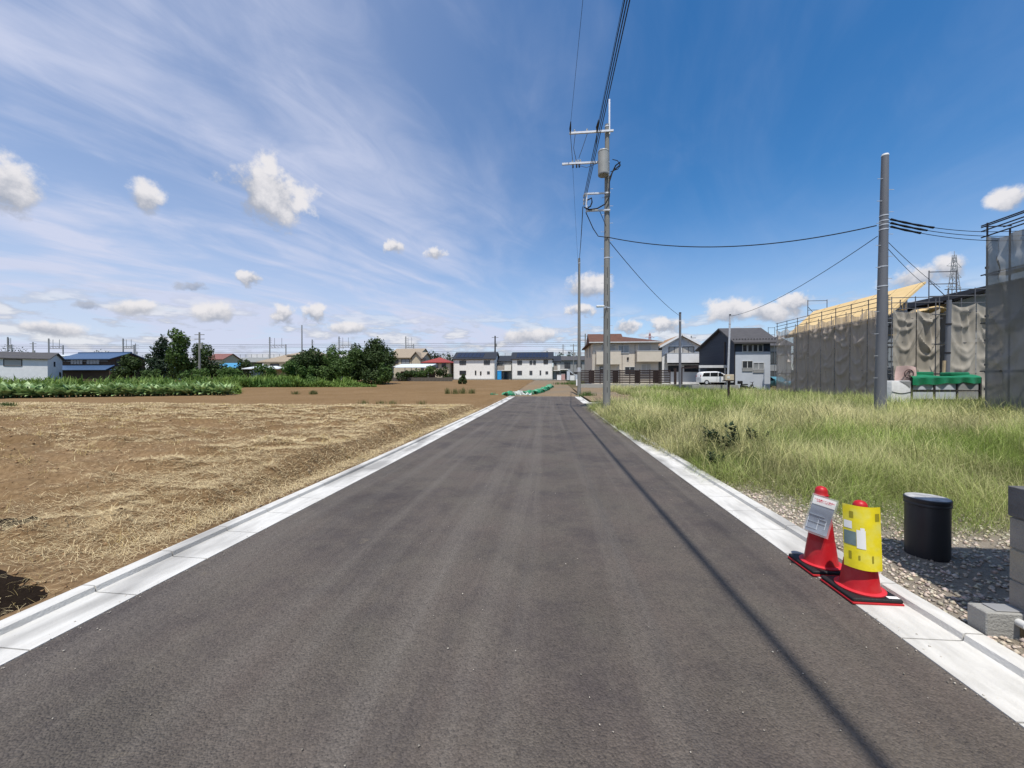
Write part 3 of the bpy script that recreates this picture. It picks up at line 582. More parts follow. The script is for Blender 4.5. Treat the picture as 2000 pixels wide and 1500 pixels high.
# clear pouch with printed sheet on the first cone
pt = thing('document_pouch', 'clear plastic pouch with grey plan sheet and white label in red writing', 'document pouch', (2.215, 3.452, .335), 0)
pt.rotation_euler = (R(-10), R(13), R(-30))
M_CLEAR = clearmat('clear_plastic', (.50,.53,.55), .20)
M_PAPER = mat('plan_sheet', (.22,.26,.33), (.16,.19,.25), 14, .6); M_PAPL = mat('plan_lines', (.55,.60,.66), None, 6, .6); M_REDINK = mat('red_ink', (.65,.02,.05), None, 5, .6)
wav = lambda z: .012*math.sin(z*19)
MB().grid(lambda u, v: ((u-.5)*.175, wav(v*.33)-.010, v*.33), 4, 12).build('pouch_front', M_CLEAR, pt, smooth=True, fix=False)
MB().grid(lambda u, v: ((u-.5)*.175, wav(v*.33)+.006, v*.33), 4, 12).build('pouch_back', M_CLEAR, pt, smooth=True, fix=False)
ps = MB().grid(lambda u, v: ((u-.5)*.150, wav(.015+v*.235)-.002, .015+v*.235), 4, 10).build('plan_sheet', M_PAPER, pt, smooth=True, fix=False)
pl = MB()
def ln(x0, z0, x1, z1, w=.006): pl.bar((x0, wav((z0+z1)/2)-.006, z0), (x1, wav((z0+z1)/2)-.006, z1), w, .001) if abs(x1-x0) > abs(z1-z0) else pl.bx(min(x0,x1)-w/2, max(x0,x1)+w/2, wav((z0+z1)/2)-.0062, wav((z0+z1)/2)-.0055, min(z0,z1), max(z0,z1))
for a in ((-.07,.04,-.07,.16),(.0,.04,.0,.14),(.05,.06,.05,.13)): ln(*a)
for a in ((-.07,.16,.03,.16),(-.07,.10,.05,.10),(-.07,.045,.0,.045),(.0,.135,.05,.135)): ln(*a)
pl.build('plan_drawing', M_PAPL, pt)
lb = MB().bx(-.075, .075, -.0195, -.0185, .248, .316).build('label_card', M_WHITE, pt)
def text_mesh(body, size, m, name, parent, loc, rot, bold=0.0):
    cu = bpy.data.curves.new(name, 'FONT'); cu.body = body; cu.size = size; cu.align_x = 'CENTER'; cu.align_y = 'CENTER'; cu.offset = bold; cu.resolution_u = 2
    o = bpy.data.objects.new(name, cu); COL.objects.link(o); dg = bpy.context.evaluated_depsgraph_get(); me = bpy.data.meshes.new_from_object(o.evaluated_get(dg)); bpy.data.objects.remove(o)
    me.materials.clear(); me.materials.append(m); return obj(name, me, parent, loc, rot=rot)
text_mesh('フタを開けてご自由に\nお取りください', .0142, M_REDINK, 'label_writing', pt, (0, -.0202, .282), (PI/2, 0, 0), .0004)
# black pipe stub with dusty lid
bn = thing('pipe_stub', 'short black upright pipe with a dusty grey lid on gravel', 'pipe', (3.47, 3.90, pz(3.9)+.0))
M_PIPE = mat('black_pipe', (.016,.016,.018), (.024,.024,.027), 3, .42, spec=.45); M_LID = mat('dusty_lid', (.50,.50,.49), (.24,.24,.245), 9, .8, .4, 60)
MB().lathe([(.150,-.05),(.150,.49),(.148,.50)], 40).build('pipe', M_PIPE, bn, smooth=True)
MB().lathe([(.153,.485),(.158,.49),(.158,.506),(.155,.512),(.158,.518),(.158,.545),(.152,.551)], 40).build('lid_rim', M_PIPE, bn, smooth=True)
MB().lathe([(.150,.545),(.148,.5535),(.05,.556),(.002,.556)], 40).build('lid', M_LID, bn, smooth=True)
# block wall beside the frame, and the small drain block
wl_ = thing('block_wall', 'grey concrete block wall along the gravel verge', 'wall', (2.93, -1.2, pz(0)+.0))
M_BLK = mat('block_grey', (.27,.26,.235), (.20,.195,.175), 4, .92, .6, 70, c3=(.30,.28,.22), s3=2.2); M_BLKD = mat('block_dark', (.13,.13,.13), (.09,.09,.09), 5, .9, .5, 60)
MB().bx(.012, .138, 0, 3.95, -.1, .94).build('mortar', M_CONC, wl_)
bm_ = MB().bx(0, .15, .004, .396, .004, .194).mesh('block', M_BLK, bevel=.004); bh = MB().bx(0, .15, .004, .196, .004, .194).mesh('block', M_BLK, bevel=.004); bd = MB().bx(-.012, .162, .004, .396, .004, .194).mesh('block', M_BLKD, bevel=.004)
for r in range(5):
    y = 3.96
    if r % 2: obj('block', bh, wl_, (0, 3.76, r*.2-.04)); y = 3.76
    while y > .3:
        y -= .4; obj('block', bd if r == 4 else bm_, wl_, (0, y, r*.2-.04))
dr = thing('drain_block', 'low grey concrete drain block with a pale pipe end by the block wall', 'drain block', (2.692, 2.645, pz(3)))
MB().bx(0, .235, 0, .115, -.05, .190).build('block_body', M_CONC, dr, bevel=.006); MB().bx(.07, .23, .015, .10, .1905, .199).build('cover', M_GREY, dr, bevel=.003)
MB().tube([(.175,.01,.14),(.175,-.045,.14)], .024, 14).build('pipe_end', M_FRAMEW, dr, smooth=True); MB().bx(.182, .235, -.012, -.002, -.05, .115).build('bracket', mat('rusty_steel', (.16,.11,.055), (.22,.18,.11), 12, .9), dr)
# the neighbouring house beside the camera, whose shade lies on the gravel
nh = thing('neighbour_house', 'beige neighbouring house whose shadow falls across the gravel', 'house', (6.93, -2.2, pz(0)))
M_BEIGEW = mat('beige_render', (.55,.48,.38), (.50,.43,.34), 2, .9)
MB().bx(-3.6, 3.6, -4.4, 4.38, -.1, 4.2).build('wall', M_BEIGEW, nh); MB().prism([(-3.75,4.201),(3.75,4.201),(3.75,4.34),(-3.75,4.40)], -4.55, 4.46).build('roof', M_GREY, nh)

# ------------------------------------------------------------------ poles and wires
def wire(name, label, p0, p1, sag, r=.014, n=16, group=None, m=None, cat='wire'):
    p0 = Vector(p0); p1 = Vector(p1); b = MB()
    b.tube([p0.lerp(p1, i/n) - Vector((0, 0, sag*4*(i/n)*(1-i/n))) for i in range(n+1)], r, 6)
    return tag(b.build(name, m or M_WIRE, smooth=True), label, cat, group)
D0 = 19.0; PL_, PA_ = at(1185, D0); zb = pz(PA_); Z = lambda y: hz(y, D0)-zb; X = lambda px: (px-1185)/FPX*D0
up = thing('utility_pole', 'tall concrete utility pole carrying a grey transformer beside the grass', 'utility pole', (PL_, PA_, zb), R(0))
HT = Z(246)
MB().tube([(0,0,-.3),(0,0,.5),(0,0,HT*.5),(0,0,HT)], [.185,.183,.145,.105], 20).build('shaft', M_POLE, up, smooth=True)
sm = MB().bx(-.012, .012, -.006, .004, 0, .26).mesh('step_slot', M_DKMET)
for i in range(15): z = 1.0+i*.42+(.16 if i % 2 else 0); obj('step_slot', sm, up, (0, -.181+.0058*z, z))
MB().bar((.10,-.05,Z(268)), (.10,-.05,Z(198)), .075, .03).build('top_strip', M_GALV, up)
for py in (262, 320, 345, 384, 415, 250, 505, 602): MB().lathe([(.107+.0055*(HT-Z(py))+.008,-.03),(.107+.0055*(HT-Z(py))+.008,.03)], 16, (0,0,Z(py))).build('band', M_GALV, up)
a1 = MB().bx(X(1112), X(1196), -.20, -.12, Z(262)-.045, Z(262)+.045).build('crossarm', M_GALV, up)
a2 = MB().bx(X(1098), X(1180), -.20, -.12, Z(321)-.045, Z(321)+.045).build('crossarm', M_GALV, up)
M_PORC = mat('porcelain', (.7,.7,.68), None, 4, .3, spec=.5)
def insul(par, x, z, y=-.16, s=1): MB().lathe([(.02,0),(.045,.02),(.02,.05),(.05,.075),(.02,.10),(.03,.13)], 10, (x, y, z)).build('insulator', M_PORC, par, smooth=True)
for px in (1114, 1122, 1146): insul(a1, X(px), Z(262)+.04)
for px in (1118, 1125, 1129, 1133): insul(a2, X(px), Z(321)+.04)
for px in (1119, 1126, 1131): MB().lathe([(.035,-.16),(.04,-.1),(.03,0)], 8, (X(px), -.16, Z(321)-.05)).build('cutout', M_BLACK, a2)
for px, s in ((1164, .10), (1113, .07)): MB().tube([(X(px)+.02,-.18,Z(262)+.02),(X(px),-.45,Z(262)+.03),(X(px),-.95,Z(262)+.05)], [.03,s*.7,.02], 8).build('strain_clamp', M_BLACK, a1)
tr = MB().lathe([(.235,-.02),(.255,0),(.255,1.05),(.265,1.06),(.265,1.09),(.24,1.13),(.05,1.16)], 28, (X(1176),-.34,Z(349))).build('transformer', M_TANK, up, smooth=True)
for dx_ in (-.12, .0, .12): insul(tr, X(1176)+dx_, Z(349)+1.12, -.34)
MB().lathe([(.24,-.05),(.258,-.02),(.258,.02)], 24, (X(1176),-.34,Z(349))).build('tank_base', M_GREY, tr, smooth=True); MB().bx(X(1176)+.05, .05, -.30, -.1, Z(345), Z(345)+.06).build('hanger', M_GALV, tr)
fr = MB(); fr.bar((X(1141),-.16,Z(381)),(X(1190),-.16,Z(381)),.08,.07); fr.bar((X(1144),-.16,Z(414)),(X(1190),-.16,Z(414)),.08,.07); fr.bar((X(1145),-.165,Z(416)),(X(1145),-.165,Z(380)),.075,.075)
frp = fr.build('bracket_frame', M_GALV, up)
for py in (388, 396, 403): insul(frp, X(1140), Z(py), -.2)
cb_ = MB(); P3 = lambda px, py, y=-.2: (X(px), y, Z(py))
cb_.tube([P3(1189,352,-.1),P3(1200,330,-.2),P3(1208,326,-.3),P3(1206,333,-.3),P3(1194,342,-.25),P3(1188,362,-.24),P3(1188,390,-.24),P3(1180,404,-.26),P3(1165,412,-.26),P3(1150,413,-.24),P3(1140,408,-.24)], .032, 8)
cb_.tube([P3(1194,318,-.2),P3(1203,322,-.25),P3(1209,331,-.25),P3(1204,338,-.25),P3(1190,342,-.22)], .018, 6)
cb_.tube([P3(1146,395,-.25),P3(1154,392,-.3),P3(1155,400,-.3),P3(1152,408,-.3),P3(1147,410,-.28)], .035, 8)
cb_.tube([P3(1114,266),P3(1116,290),P3(1118,316)], .014, 5); cb_.tube([P3(1123,266),P3(1120,292),P3(1125,316)], .014, 5); cb_.tube([P3(1146,266),P3(1138,290),P3(1130,312)], .014, 5); cb_.tube([P3(1129,326),P3(1145,331),P3(1165,324),P3(1172,312,-.34)], .012, 5)
cb_.tube([P3(1170,416),P3(1176,430),P3(1182,446)], .016, 5); cb_.tube([P3(1164,258,-.2),P3(1165,268,-.2),P3(1161,300,-.2)], .014, 5)
cb_.build('jumper_cables', M_WIRE, up, smooth=True)
bt_ = MB().bar((0,0,0),(.19,0,0),.016).mesh('step_bolt', M_GALV)
for i in range(22): z = 2.2+i*.42; s = 1 if i % 2 else -1; obj('step_bolt', bt_, up, (s*.10, 0, z), 0 if s > 0 else PI)
lm = MB().bx(X(1168)-.12, X(1178), -.42, -.26, Z(601)-.03, Z(601)+.05).build('street_light', M_WHITE, up, bevel=.015); MB().bx(X(1168)-.10, X(1176), -.41, -.27, Z(601)-.042, Z(601)-.031).build('lens', mat('lamp_lens', (.45,.7,.72), None, 3, .2, spec=.5), lm); MB().bar((X(1178),-.34,Z(601)),(0,-.14,Z(601)),.04).build('lamp_arm', M_GALV, lm)
# overhead cables along the road
wz = lambda py: hz(py, D0)
def along(px, py, dxb, name, label, r, sag, zend, group=None):
    L0, A0 = at(px, D0-.2); wire(name, label, (L0, A0, wz(py)), (L0+dxb, -14, zend), sag, r, 24, group, cat='power line')
for i, (px, py) in enumerate(((1139.2, 392), (1139.6, 400), (1140, 408))): along(px, py, .16+.02*i, 'low_voltage_cable', 'thick black low cable running overhead along the road from the pole bracket', .014, .25, wz(py)-.3+.05*i, 'three low cables overhead')
along(1113, 258, .28, 'high_voltage_wire', 'thin high wire running from the outer end of the pole crossarm', .007, .3, wz(258)-.3)
along(1166, 256, .10, 'high_voltage_wire', 'high wire running from the crossarm end next to the pole', .008, .3, wz(256)-.3)
# slim pole at the road end
TL, TA = at(1131, 36.0); tz = pz(TA); tp = thing('utility_pole', 'slim bare concrete pole standing at the far end of the asphalt', 'utility pole', (TL, TA, tz)); th = hz(505, 36)-tz
MB().tube([(0,0,-.3),(0,0,1),(0,0,th)], [.17,.165,.10], 14).build('shaft', M_POLE, tp, smooth=True); MB().lathe([(.17,2.2),(.17,2.6)], 14).build('band', M_GALV, tp); MB().lathe([(.118,th-.5),(.118,th-.42)], 12).build('band', M_GALV, tp)
mb = MB().bx(-.28, -.16, -.12, .1, .9, 1.5).build('marker_plate', M_WHITE, tp)
L0, A0 = at(1138, D0); wire('low_voltage_cable', 'black bundled cable dropping from the pole bracket to the slim pole', (L0, A0, wz(405)), (TL, TA-.1, tz+th-.1), .35, .022, 20, cat='power line')
L0, A0 = at(1118, D0); wire('service_wire', 'very thin wire from the lower crossarm to the slim pole', (L0, A0, wz(324)), (TL, TA-.1, tz+th-2.2), .3, .006, 20)
# right hand pole
D1 = 14.0; QL, QA = at(1719, D1); qz = pz(QA)+.1; qp = thing('utility_pole', 'thick grey steel pole with bare top and step bolts in the grass', 'utility pole', (QL, QA, qz)); qh = hz(306, D1)-qz
qp.rotation_euler = (0, R(.7), 0)
MB().tube([(0,0,-.3),(0,0,.5),(0,0,qh*.6),(0,0,qh)], [.176,.172,.140,.106], 22).build('shaft', M_POLE2, qp, smooth=True); MB().lathe([(.110,qh-.02),(.114,qh),(.094,qh+.05),(.01,qh+.06)], 18).build('top_cap', M_WHITE, qp, smooth=True)
for i in range(20):
    z = 1.6+i*.4; s = 1 if i % 2 else -1
    if z < qh-.8: obj('step_bolt', bt_, qp, (s*.09, -.05, z), 0 if s > 0 else PI)
for py in (423, 433, 441, 450, 522, 560): z = hz(py, D1)-qz; MB().lathe([(.184-.0074*z+.006,z-.02),(.184-.0074*z+.006,z+.02)], 18).build('band', M_GALV, qp)
qt = lambda py: (QL+.05, QA-.05, hz(py, D1))
L0, A0 = at(1160, D0); wire('service_cable', 'black cable sagging across the sky between the transformer pole and the grey steel pole', (PL_, PA_-.15, wz(466)), (QL-.15, QA, hz(441, D1)), .62, .020, 24, cat='power line')
cl_ = MB(); cl_.tube([(at(1144, D0)[0], at(1144, D0)[1], wz(416)), (at(1158, D0)[0], at(1158, D0)[1], wz(447)), (at(1168, D0)[0], at(1168, D0)[1], wz(462)), (PL_, PA_-.18, wz(467))], .022, 8); tag(cl_.build('drop_cable', M_WIRE, smooth=True), 'black cable looping from the pole bracket to the pole shaft', 'power line')
# three wrapped cables to the scaffold
for i, (y0, y1, x1) in enumerate(((427, 455, 1940), (434, 464, 1945), (441, 473, 1950))):
    p0 = Vector(qt(y0)); e = at(x1+60, 14.0); p1 = Vector((e[0], e[1], hz(y1, 14.2)+.0))
    w = thing('wrapped_cable', 'black cable with thick spiral cover from the steel pole to the near scaffold', 'power line', tuple(p0), 0, 'three wrapped cables'); n = 20
    pts = [p0.lerp(p1, k/n) - Vector((0,0,.22*4*(k/n)*(1-k/n))) - p0 for k in range(n+1)]
    MB().tube(pts, .011, 6).build('cable', M_WIRE, w, smooth=True)
    MB().tube(pts[1:8-i], [.03 if k % 2 else .042 for k in range(len(pts[1:8-i]))], 8).build('spiral_cover', M_BLACK, w, smooth=True)
# smaller poles by the far houses
def small_pole(px, d, pytop, r, label, m=None, tilt=0):
    L, A = at(px, d); z = pz(A); h = hz(pytop, d)-z; t = thing('service_pole', label, 'pole', (L, A, z)); t.rotation_euler = (0, tilt, 0)
    MB().tube([(0,0,-.3),(0,0,h)], [r, r*.75], 12).build('shaft', m or M_POLE2, t, smooth=True); MB().lathe([(r*.85,h-.02),(r*.8,h+.1),(.01,h+.12)], 12).build('cap', M_DKMET, t); MB().lathe([(r*.95,h-.9),(r*.95,h-.8)], 12).build('band', M_GALV, t); return (L, A, z+h)
e1 = small_pole(1328, 42, 612, .15, 'short grey service pole before the white house with tan roof')
e2 = small_pole(1421, 38, 616, .11, 'thin galvanised service pole before the navy house', M_GALV, R(1.6))
wire('service_wire', 'black wire falling from the transformer pole to the short grey service pole', (PL_+.1, PA_, wz(472)), (e1[0], e1[1], e1[2]-.3), .35, .017, 16)
wire('service_wire', 'black wire falling from the steel pole to the thin galvanised pole', (QL-.12, QA, hz(462, D1)), (e2[0]+.1, e2[1], e2[2]-.1), .55, .014, 18)
s1 = at(1805, 26); s2 = at(1835, 24)
wire('stay_wire', 'upper thin wire slanting from the steel pole down to the scaffold behind', (QL+.1, QA, hz(466, D1)), (s2[0], s2[1], hz(562, 24)), .1, .010, 8)
wire('stay_wire', 'lower thin wire slanting from the steel pole down to the plywood roof', (QL+.1, QA, hz(478, D1)), (s1[0], s1[1], hz(556, 26)), .1, .010, 8)
# ------------------------------------------------------------------ houses
def window(par, x, z, w, h, face, fx, fy, fmat=None, pane=None, mull=1, name='window'):
    rz = {'F': 0, 'L': -PI/2, 'R': PI/2}[face]; loc = (x, fy, z) if face == 'F' else (fx, x, z)
    f = max(.05, w*.05); b = MB(); b.bx(-w/2-f, -w/2, -.07, -.003, -h/2-f, h/2+f); b.bx(w/2, w/2+f, -.07, -.003, -h/2-f, h/2+f); b.bx(-w/2, w/2, -.07, -.003, h/2, h/2+f); b.bx(-w/2, w/2, -.09, -.003, -h/2-f, -h/2)
    for i in range(mull): xx = -w/2 + w*(i+1)/(mull+1); b.bx(xx-.03, xx+.03, -.055, -.004, -h/2, h/2)
    o = b.build(name, fmat or M_FRAMEB, par, loc, rz)
    MB().bx(-w/2, w/2, -.03, -.006, -h/2, h/2).build('pane', pane or M_GLASS, o); return o
def roof_gx(w, dp, h, rise, o, t=.16, ridge=.5):
    yr = dp*ridge; sf = rise/yr; sb = rise/(dp-yr)
    return MB().prism([(-o,h-o*sf),(yr,h+rise),(dp+o,h-o*sb),(dp+o,h-o*sb+t),(yr,h+rise+t),(-o,h-o*sf+t)], -w/2-o, w/2+o, 'x')
def roof_gy(w, dp, h, rise, o, t=.16):
    s = rise/(w/2); return MB().prism([(-w/2-o,h-o*s),(0,h+rise),(w/2+o,h-o*s),(w/2+o,h-o*s+t),(0,h+rise+t),(-w/2-o,h-o*s+t)], -o, dp+o, 'y')
def roof_hip(w, dp, h, rise, o, t=.14):
    x0, x1, y0, y1 = -w/2-o, w/2+o, -o, dp+o; k = min(w, dp)/2+o; b = MB()
    if w >= dp: r = [(x0+k,(y0+y1)/2,h+rise),(x1-k,(y0+y1)/2,h+rise)]
    else: r = [((x0+x1)/2,y0+k,h+rise),((x0+x1)/2,y1-k,h+rise)]
    e = [(x0,y0,h),(x1,y0,h),(x1,y1,h),(x0,y1,h)]; v = [(x,y,z-t) for x, y, z in e] + e + r
    f = [(0,3,2,1),(0,1,5,4),(1,2,6,5),(2,3,7,6),(3,0,4,7)]
    f += [(4,5,9,8),(5,6,9),(6,7,8,9),(7,4,8)] if w >= dp else [(4,5,8),(5,6,9,8),(6,7,9),(7,4,8,9)]
    return b.add(v, f)
def wall_mb(w, dp, h, rise, kind, ridge=.5):
    b = MB()
    if kind == 'gx': b.prism([(0,-.6),(0,h),(dp*ridge,h+rise),(dp,h),(dp,-.6)], -w/2, w/2, 'x')
    elif kind == 'gy': b.prism([(-w/2,-.6),(-w/2,h),(0,h+rise),(w/2,h),(w/2,-.6)], 0, dp, 'y')
    else: b.bx(-w/2, w/2, 0, dp, -.6, h)
    return b
def house(label, L, A, w, dp, h, rise, kind, wm, rm, wins=(), o=.45, ridge=.5, name='house', rz=0, cat='house', z=None, fm=None):
    t = thing(name, label, cat, (L, A, pz(A) if z is None else z), R(rz)); wall_mb(w, dp, h, rise, kind, ridge).build('wall', wm, t)
    rf = {'gx': lambda: roof_gx(w, dp, h, rise, o, .16, ridge), 'gy': lambda: roof_gy(w, dp, h, rise, o), 'hip': lambda: roof_hip(w, dp, h+.02, rise, o)}[kind]().build('roof', rm, t)
    for wi in wins:
        fc, x, zc, ww, hh = wi[:5]; window(t, x, zc, ww, hh, fc, -w/2 if fc == 'L' else w/2, 0, fm, wi[5] if len(wi) > 5 else None, wi[6] if len(wi) > 6 else 1)
    return t, rf
def px_house(px0, px1, d, **kw):
    A = at((px0+px1)/2, d)[1]; L0, L1 = at_A(px0, A), at_A(px1, A); return (L0+L1)/2, A, L1-L0
def wx(px, A, Lc): return at_A(px, A)-Lc
W_CREAM = mat('cream_siding', (.80,.77,.71), (.74,.71,.65), 1.5, .9); W_WHITE = mat('white_siding', (.74,.74,.73), (.66,.66,.65), 1.2, .85)
W_BEIGE = mat('beige_siding', (.60,.54,.45), (.54,.48,.40), 1.4, .9); W_BEIGE2 = mat('pale_balcony', (.62,.55,.45), (.56,.50,.40), 1.4, .9)
W_NAVY = mat('navy_siding', (.045,.058,.082), (.036,.046,.066), 1.2, .7, stretch=(.2,.2,9)); W_LGREY = mat('light_grey_siding', (.50,.53,.57), (.45,.48,.52), 1, .85)
W_GREY = mat('mid_grey_wall', (.30,.30,.29), (.24,.24,.235), 1, .85); W_WOOD = mat('dark_timber_wall', (.09,.055,.035), (.06,.038,.026), 2, .8, stretch=(4,4,.4)); W_TAN = mat('tan_wall', (.52,.45,.33), (.46,.39,.28), 1, .9)
R_DARK = mat('dark_metal_roof', (.035,.036,.04), (.027,.028,.031), 1, .45, stretch=(8,.3,.3)); R_BROWN = mat('brown_slate_roof', (.135,.065,.042), (.095,.046,.032), 2.2, .8, stretch=(1,1,5)); R_TAN = mat('tan_slate_roof', (.34,.215,.12), (.27,.165,.092), 2, .8, stretch=(1,1,4))
R_BLUE = mat('blue_tile_roof', (.055,.105,.20), (.042,.08,.155), 3, .45, stretch=(3,.5,1), spec=.4); R_RED = mat('red_tile_roof', (.30,.055,.045), (.22,.04,.035), 2.5, .7, stretch=(3,1,1)); R_GREY = mat('grey_slate_roof', (.085,.08,.08), (.062,.058,.058), 2, .65, stretch=(1,1,4)); R_BEIGE = mat('weathered_brown_roof', (.32,.26,.19), (.26,.21,.155), 2, .85, stretch=(3,1,1)); R_WHITE = mat('pale_sheet_roof', (.62,.66,.68), (.55,.59,.61), 1, .5)
R_SKY = mat('sky_blue_sheet_roof', (.07,.27,.45), (.05,.21,.37), 1, .6); M_SOLAR = mat('solar_cell', (.012,.014,.024), (.02,.022,.035), 1, .2, spec=.6)
def solar(par, w, dp, h, rise, x0, x1, n, u0, u1, rows=1):
    # panels lying on the front slope of a ridge-along-x roof
    sl = rise/(dp*.5); pw = (x1-x0)/n
    for r in range(rows):
        for i in range(n):
            ya, yb = dp*.5*(u0+(u1-u0)*r/rows)+.04, dp*.5*(u0+(u1-u0)*(r+1)/rows)-.04; za, zb2 = h+ya*sl+.19, h+yb*sl+.19; xa, xb = x0+i*pw+.05, x0+(i+1)*pw-.05
            MB().add([(xa,ya,za),(xb,ya,za),(xb,yb,zb2),(xa,yb,zb2),(xa,ya,za+.05),(xb,ya,za+.05),(xb,yb,zb2+.05),(xa,yb,zb2+.05)], [(0,3,2,1),(4,5,6,7),(0,1,5,4),(1,2,6,5),(2,3,7,6),(3,0,4,7)]).build('solar_panel', M_SOLAR, par)
# the two white apartment houses across the field
def apartment(px0, px1, label, wins, npan, pan):
    L, A, w = px_house(px0, px1, 99); z = pz(A)+.12; h = 5.35; d0 = depth(L, A); conv = lambda py: hz(py, d0)-z
    t, rf = house(label, L, A, w, 8.5, h, 1.95, 'gx', W_CREAM, R_DARK, [('F', wx(px, A, L), conv(py), ww*d0/FPX, hh*d0/FPX, None, 1 if ww > 5 else 0) for px, py, ww, hh in wins], .35, z=z)
    MB().bx(-w/2-.02, w/2+.02, -.03, -.004, -.6, .28).build('plinth', M_CONC, t)
    solar(rf, w, 8.5, h, 1.95, pan[0]*w, pan[1]*w, npan, .10, .82)
    for xx in (-w/2+.12, w/2-.12): MB().tube([(xx,-.06,0),(xx,-.06,h)], .045, 6).build('downpipe', M_FRAMEW, t)
    MB().bx(-w/2-.3, w/2+.3, -.44, -.33, h-.12, h+.02).build('rain_gutter', M_DKMET, t); return t, L, A, w, z
tA = apartment(886, 966, 'cream two-storey apartment house beside a blue portable toilet, wide windows', ((904,708,12,7),(951,708,11,7),(904,728,12,7),(929,728,2.2,7.5),(939,729,2.2,6.5),(954,728,4.5,4.5)), 7, (-.46,.22))
tB = apartment(1000, 1079, 'cream two-storey apartment house nearest the dirt track, ten solar panels in one row', ((1015,708,8.5,7),(1037,708,4.5,7),(1044,708,4.5,7),(1066,707,8,7),(1015,728,8.5,7),(1037,728,5,7),(1055.5,728,2.4,8),(1068,728,4.5,4.5)), 10, (-.40,.40))
def wing(px0, px1, d, label):
    L, A, w = px_house(px0, px1, d); z = pz(A)+.1; t, rf = house(label, L, A, w, 6, 5.0, 1.5, 'gx', W_GREY, R_DARK, [], .3, name='house_wing', cat='house wing', z=z)
    MB().bx(-w/2+.1, w/2-.1, -.9, -.82, 2.6, 3.75).build('balcony_rail', mat('balcony_slats', (.42,.36,.30), (.30,.26,.22), 1, .8, stretch=(9,1,1)), t); MB().bx(-w/2, w/2, -.95, 0, 2.4, 2.58).build('balcony_floor', W_CREAM, t); MB().bx(w*.1, w/2, -.93, -.02, 2.585, 3.9).build('balcony_side', W_CREAM, t)
    window(t, -w*.2, 3.6, w*.28, 1.6, 'F', 0, 0); window(t, w*.15, 1.05, w*.36, 2.1, 'F', 0, 0, None, None, 0, 'door')
    return t
wing(967, 999, 103, 'grey recessed wing with balcony between the two cream apartment houses'); wing(1081, 1094, 104, 'narrow grey wing with balcony at the track end of the apartment house')
# grey block with outside stair
L, A, w = px_house(1094, 1142, 116); t, rf = house('dark grey block with outside stair behind the dirt track', L, A, w, 8, 6.0, 1.3, 'gx', W_GREY, R_GREY, [('F',-1.5,4.4,1.6,1.6),('F',2.0,4.4,1.4,1.6)], .5, z=pz(A))
MB().bar((-1.5,-1.0,3.2),(2.4,-1.0,.2),.12,.35).build('stair', M_GALV, t); MB().bx(-w/2,-1.4,-1.4,-.02,3.0,3.2).build('landing', W_CREAM, t); MB().bx(-w/2+.3,w/2-1,-.4,-.03,.1,2.4).build('entrance_recess', M_DKMET, t)
# beige house with brown roof
HA = 52.8; L0, L1 = at_A(1157, HA), at_A(1286, HA); Lc = (L0+L1)/2; w = L1-L0; z = pz(HA)+.05; dd = depth(Lc, HA); cv = lambda py: hz(py, dd)-z; cx = lambda px: at_A(px, HA)-Lc
eh = cv(668); t, rf = house('beige two-storey house with brown roof behind the dark slat fence', Lc, HA, w, 11, eh, 1.25, 'hip', W_BEIGE, R_BROWN, [('F', cx(1218), cv(682), 19/FPX*dd, 14/FPX*dd, M_CURT), ('F', cx(1188), cv(680), 40/FPX*dd*.6, 13/FPX*dd, M_SHUT, 0), ('F', cx(1259), cv(680), 22/FPX*dd, 15/FPX*dd, M_SHUT, 0), ('F', cx(1262), cv(721), 16/FPX*dd, 18/FPX*dd, M_SHUT, 1), ('F', cx(1230), cv(724), 18/FPX*dd, 14/FPX*dd), ('F', cx(1180), cv(722), 18/FPX*dd, 14/FPX*dd), ('L', 3.0, cv(683), 1.1, 1.6), ('L', 7.0, cv(683), .8, 1.2), ('L', 3.0, 1.3, .8, 1.4)], .5, z=z, fm=M_FRAMEW)
def balcony(par, x0, x1, z0, z1, m, deep=1.0):
    b = MB(); b.bx(x0, x1, -deep, -deep+.12, z0, z1); b.bx(x0, x0+.12, -deep+.121, -.004, z0, z1); b.bx(x1-.12, x1, -deep+.121, -.004, z0, z1); b.bx(x0+.121, x1-.121, -deep+.121, -.004, z0, z0+.14); o = b.build('balcony', m, par)
    MB().bx(x0-.03, x1+.03, -deep-.03, -deep+.15, z1+.002, z1+.06).build('coping', M_FRAMEW, o); return o
balcony(t, cx(1163), cx(1210), cv(712), cv(687), W_BEIGE2); balcony(t, cx(1241), cx(1288), cv(707), cv(687), W_BEIGE2)
MB().bx(-w/2-.5, w/2+.5, -.62, -.50, eh-.14, eh+.0).build('rain_gutter', M_FRAMEW, t); MB().tube([(cx(1160),-.08,0),(cx(1160),-.08,eh-.3)], .05, 6).build('downpipe', M_FRAMEW, t)
for xx in (1215, 1240): MB().bx(cx(xx)-.02, cx(xx)+.02, -.03, -.004, 0, eh-.2).build('siding_joint', M_FRAMEB, t)
MB().bx(cx(1226)-.12, cx(1226)+.12, -.12, -.004, cv(703), cv(698)).build('wall_lamp', M_DKMET, t)
rb = MB().prism([(-.4,eh-.02),(2.2,eh+1.38),(4.8,eh-.02)], -w/2-.45, -w/2+4.2, 'x').build('roof_gable', R_BROWN, t)
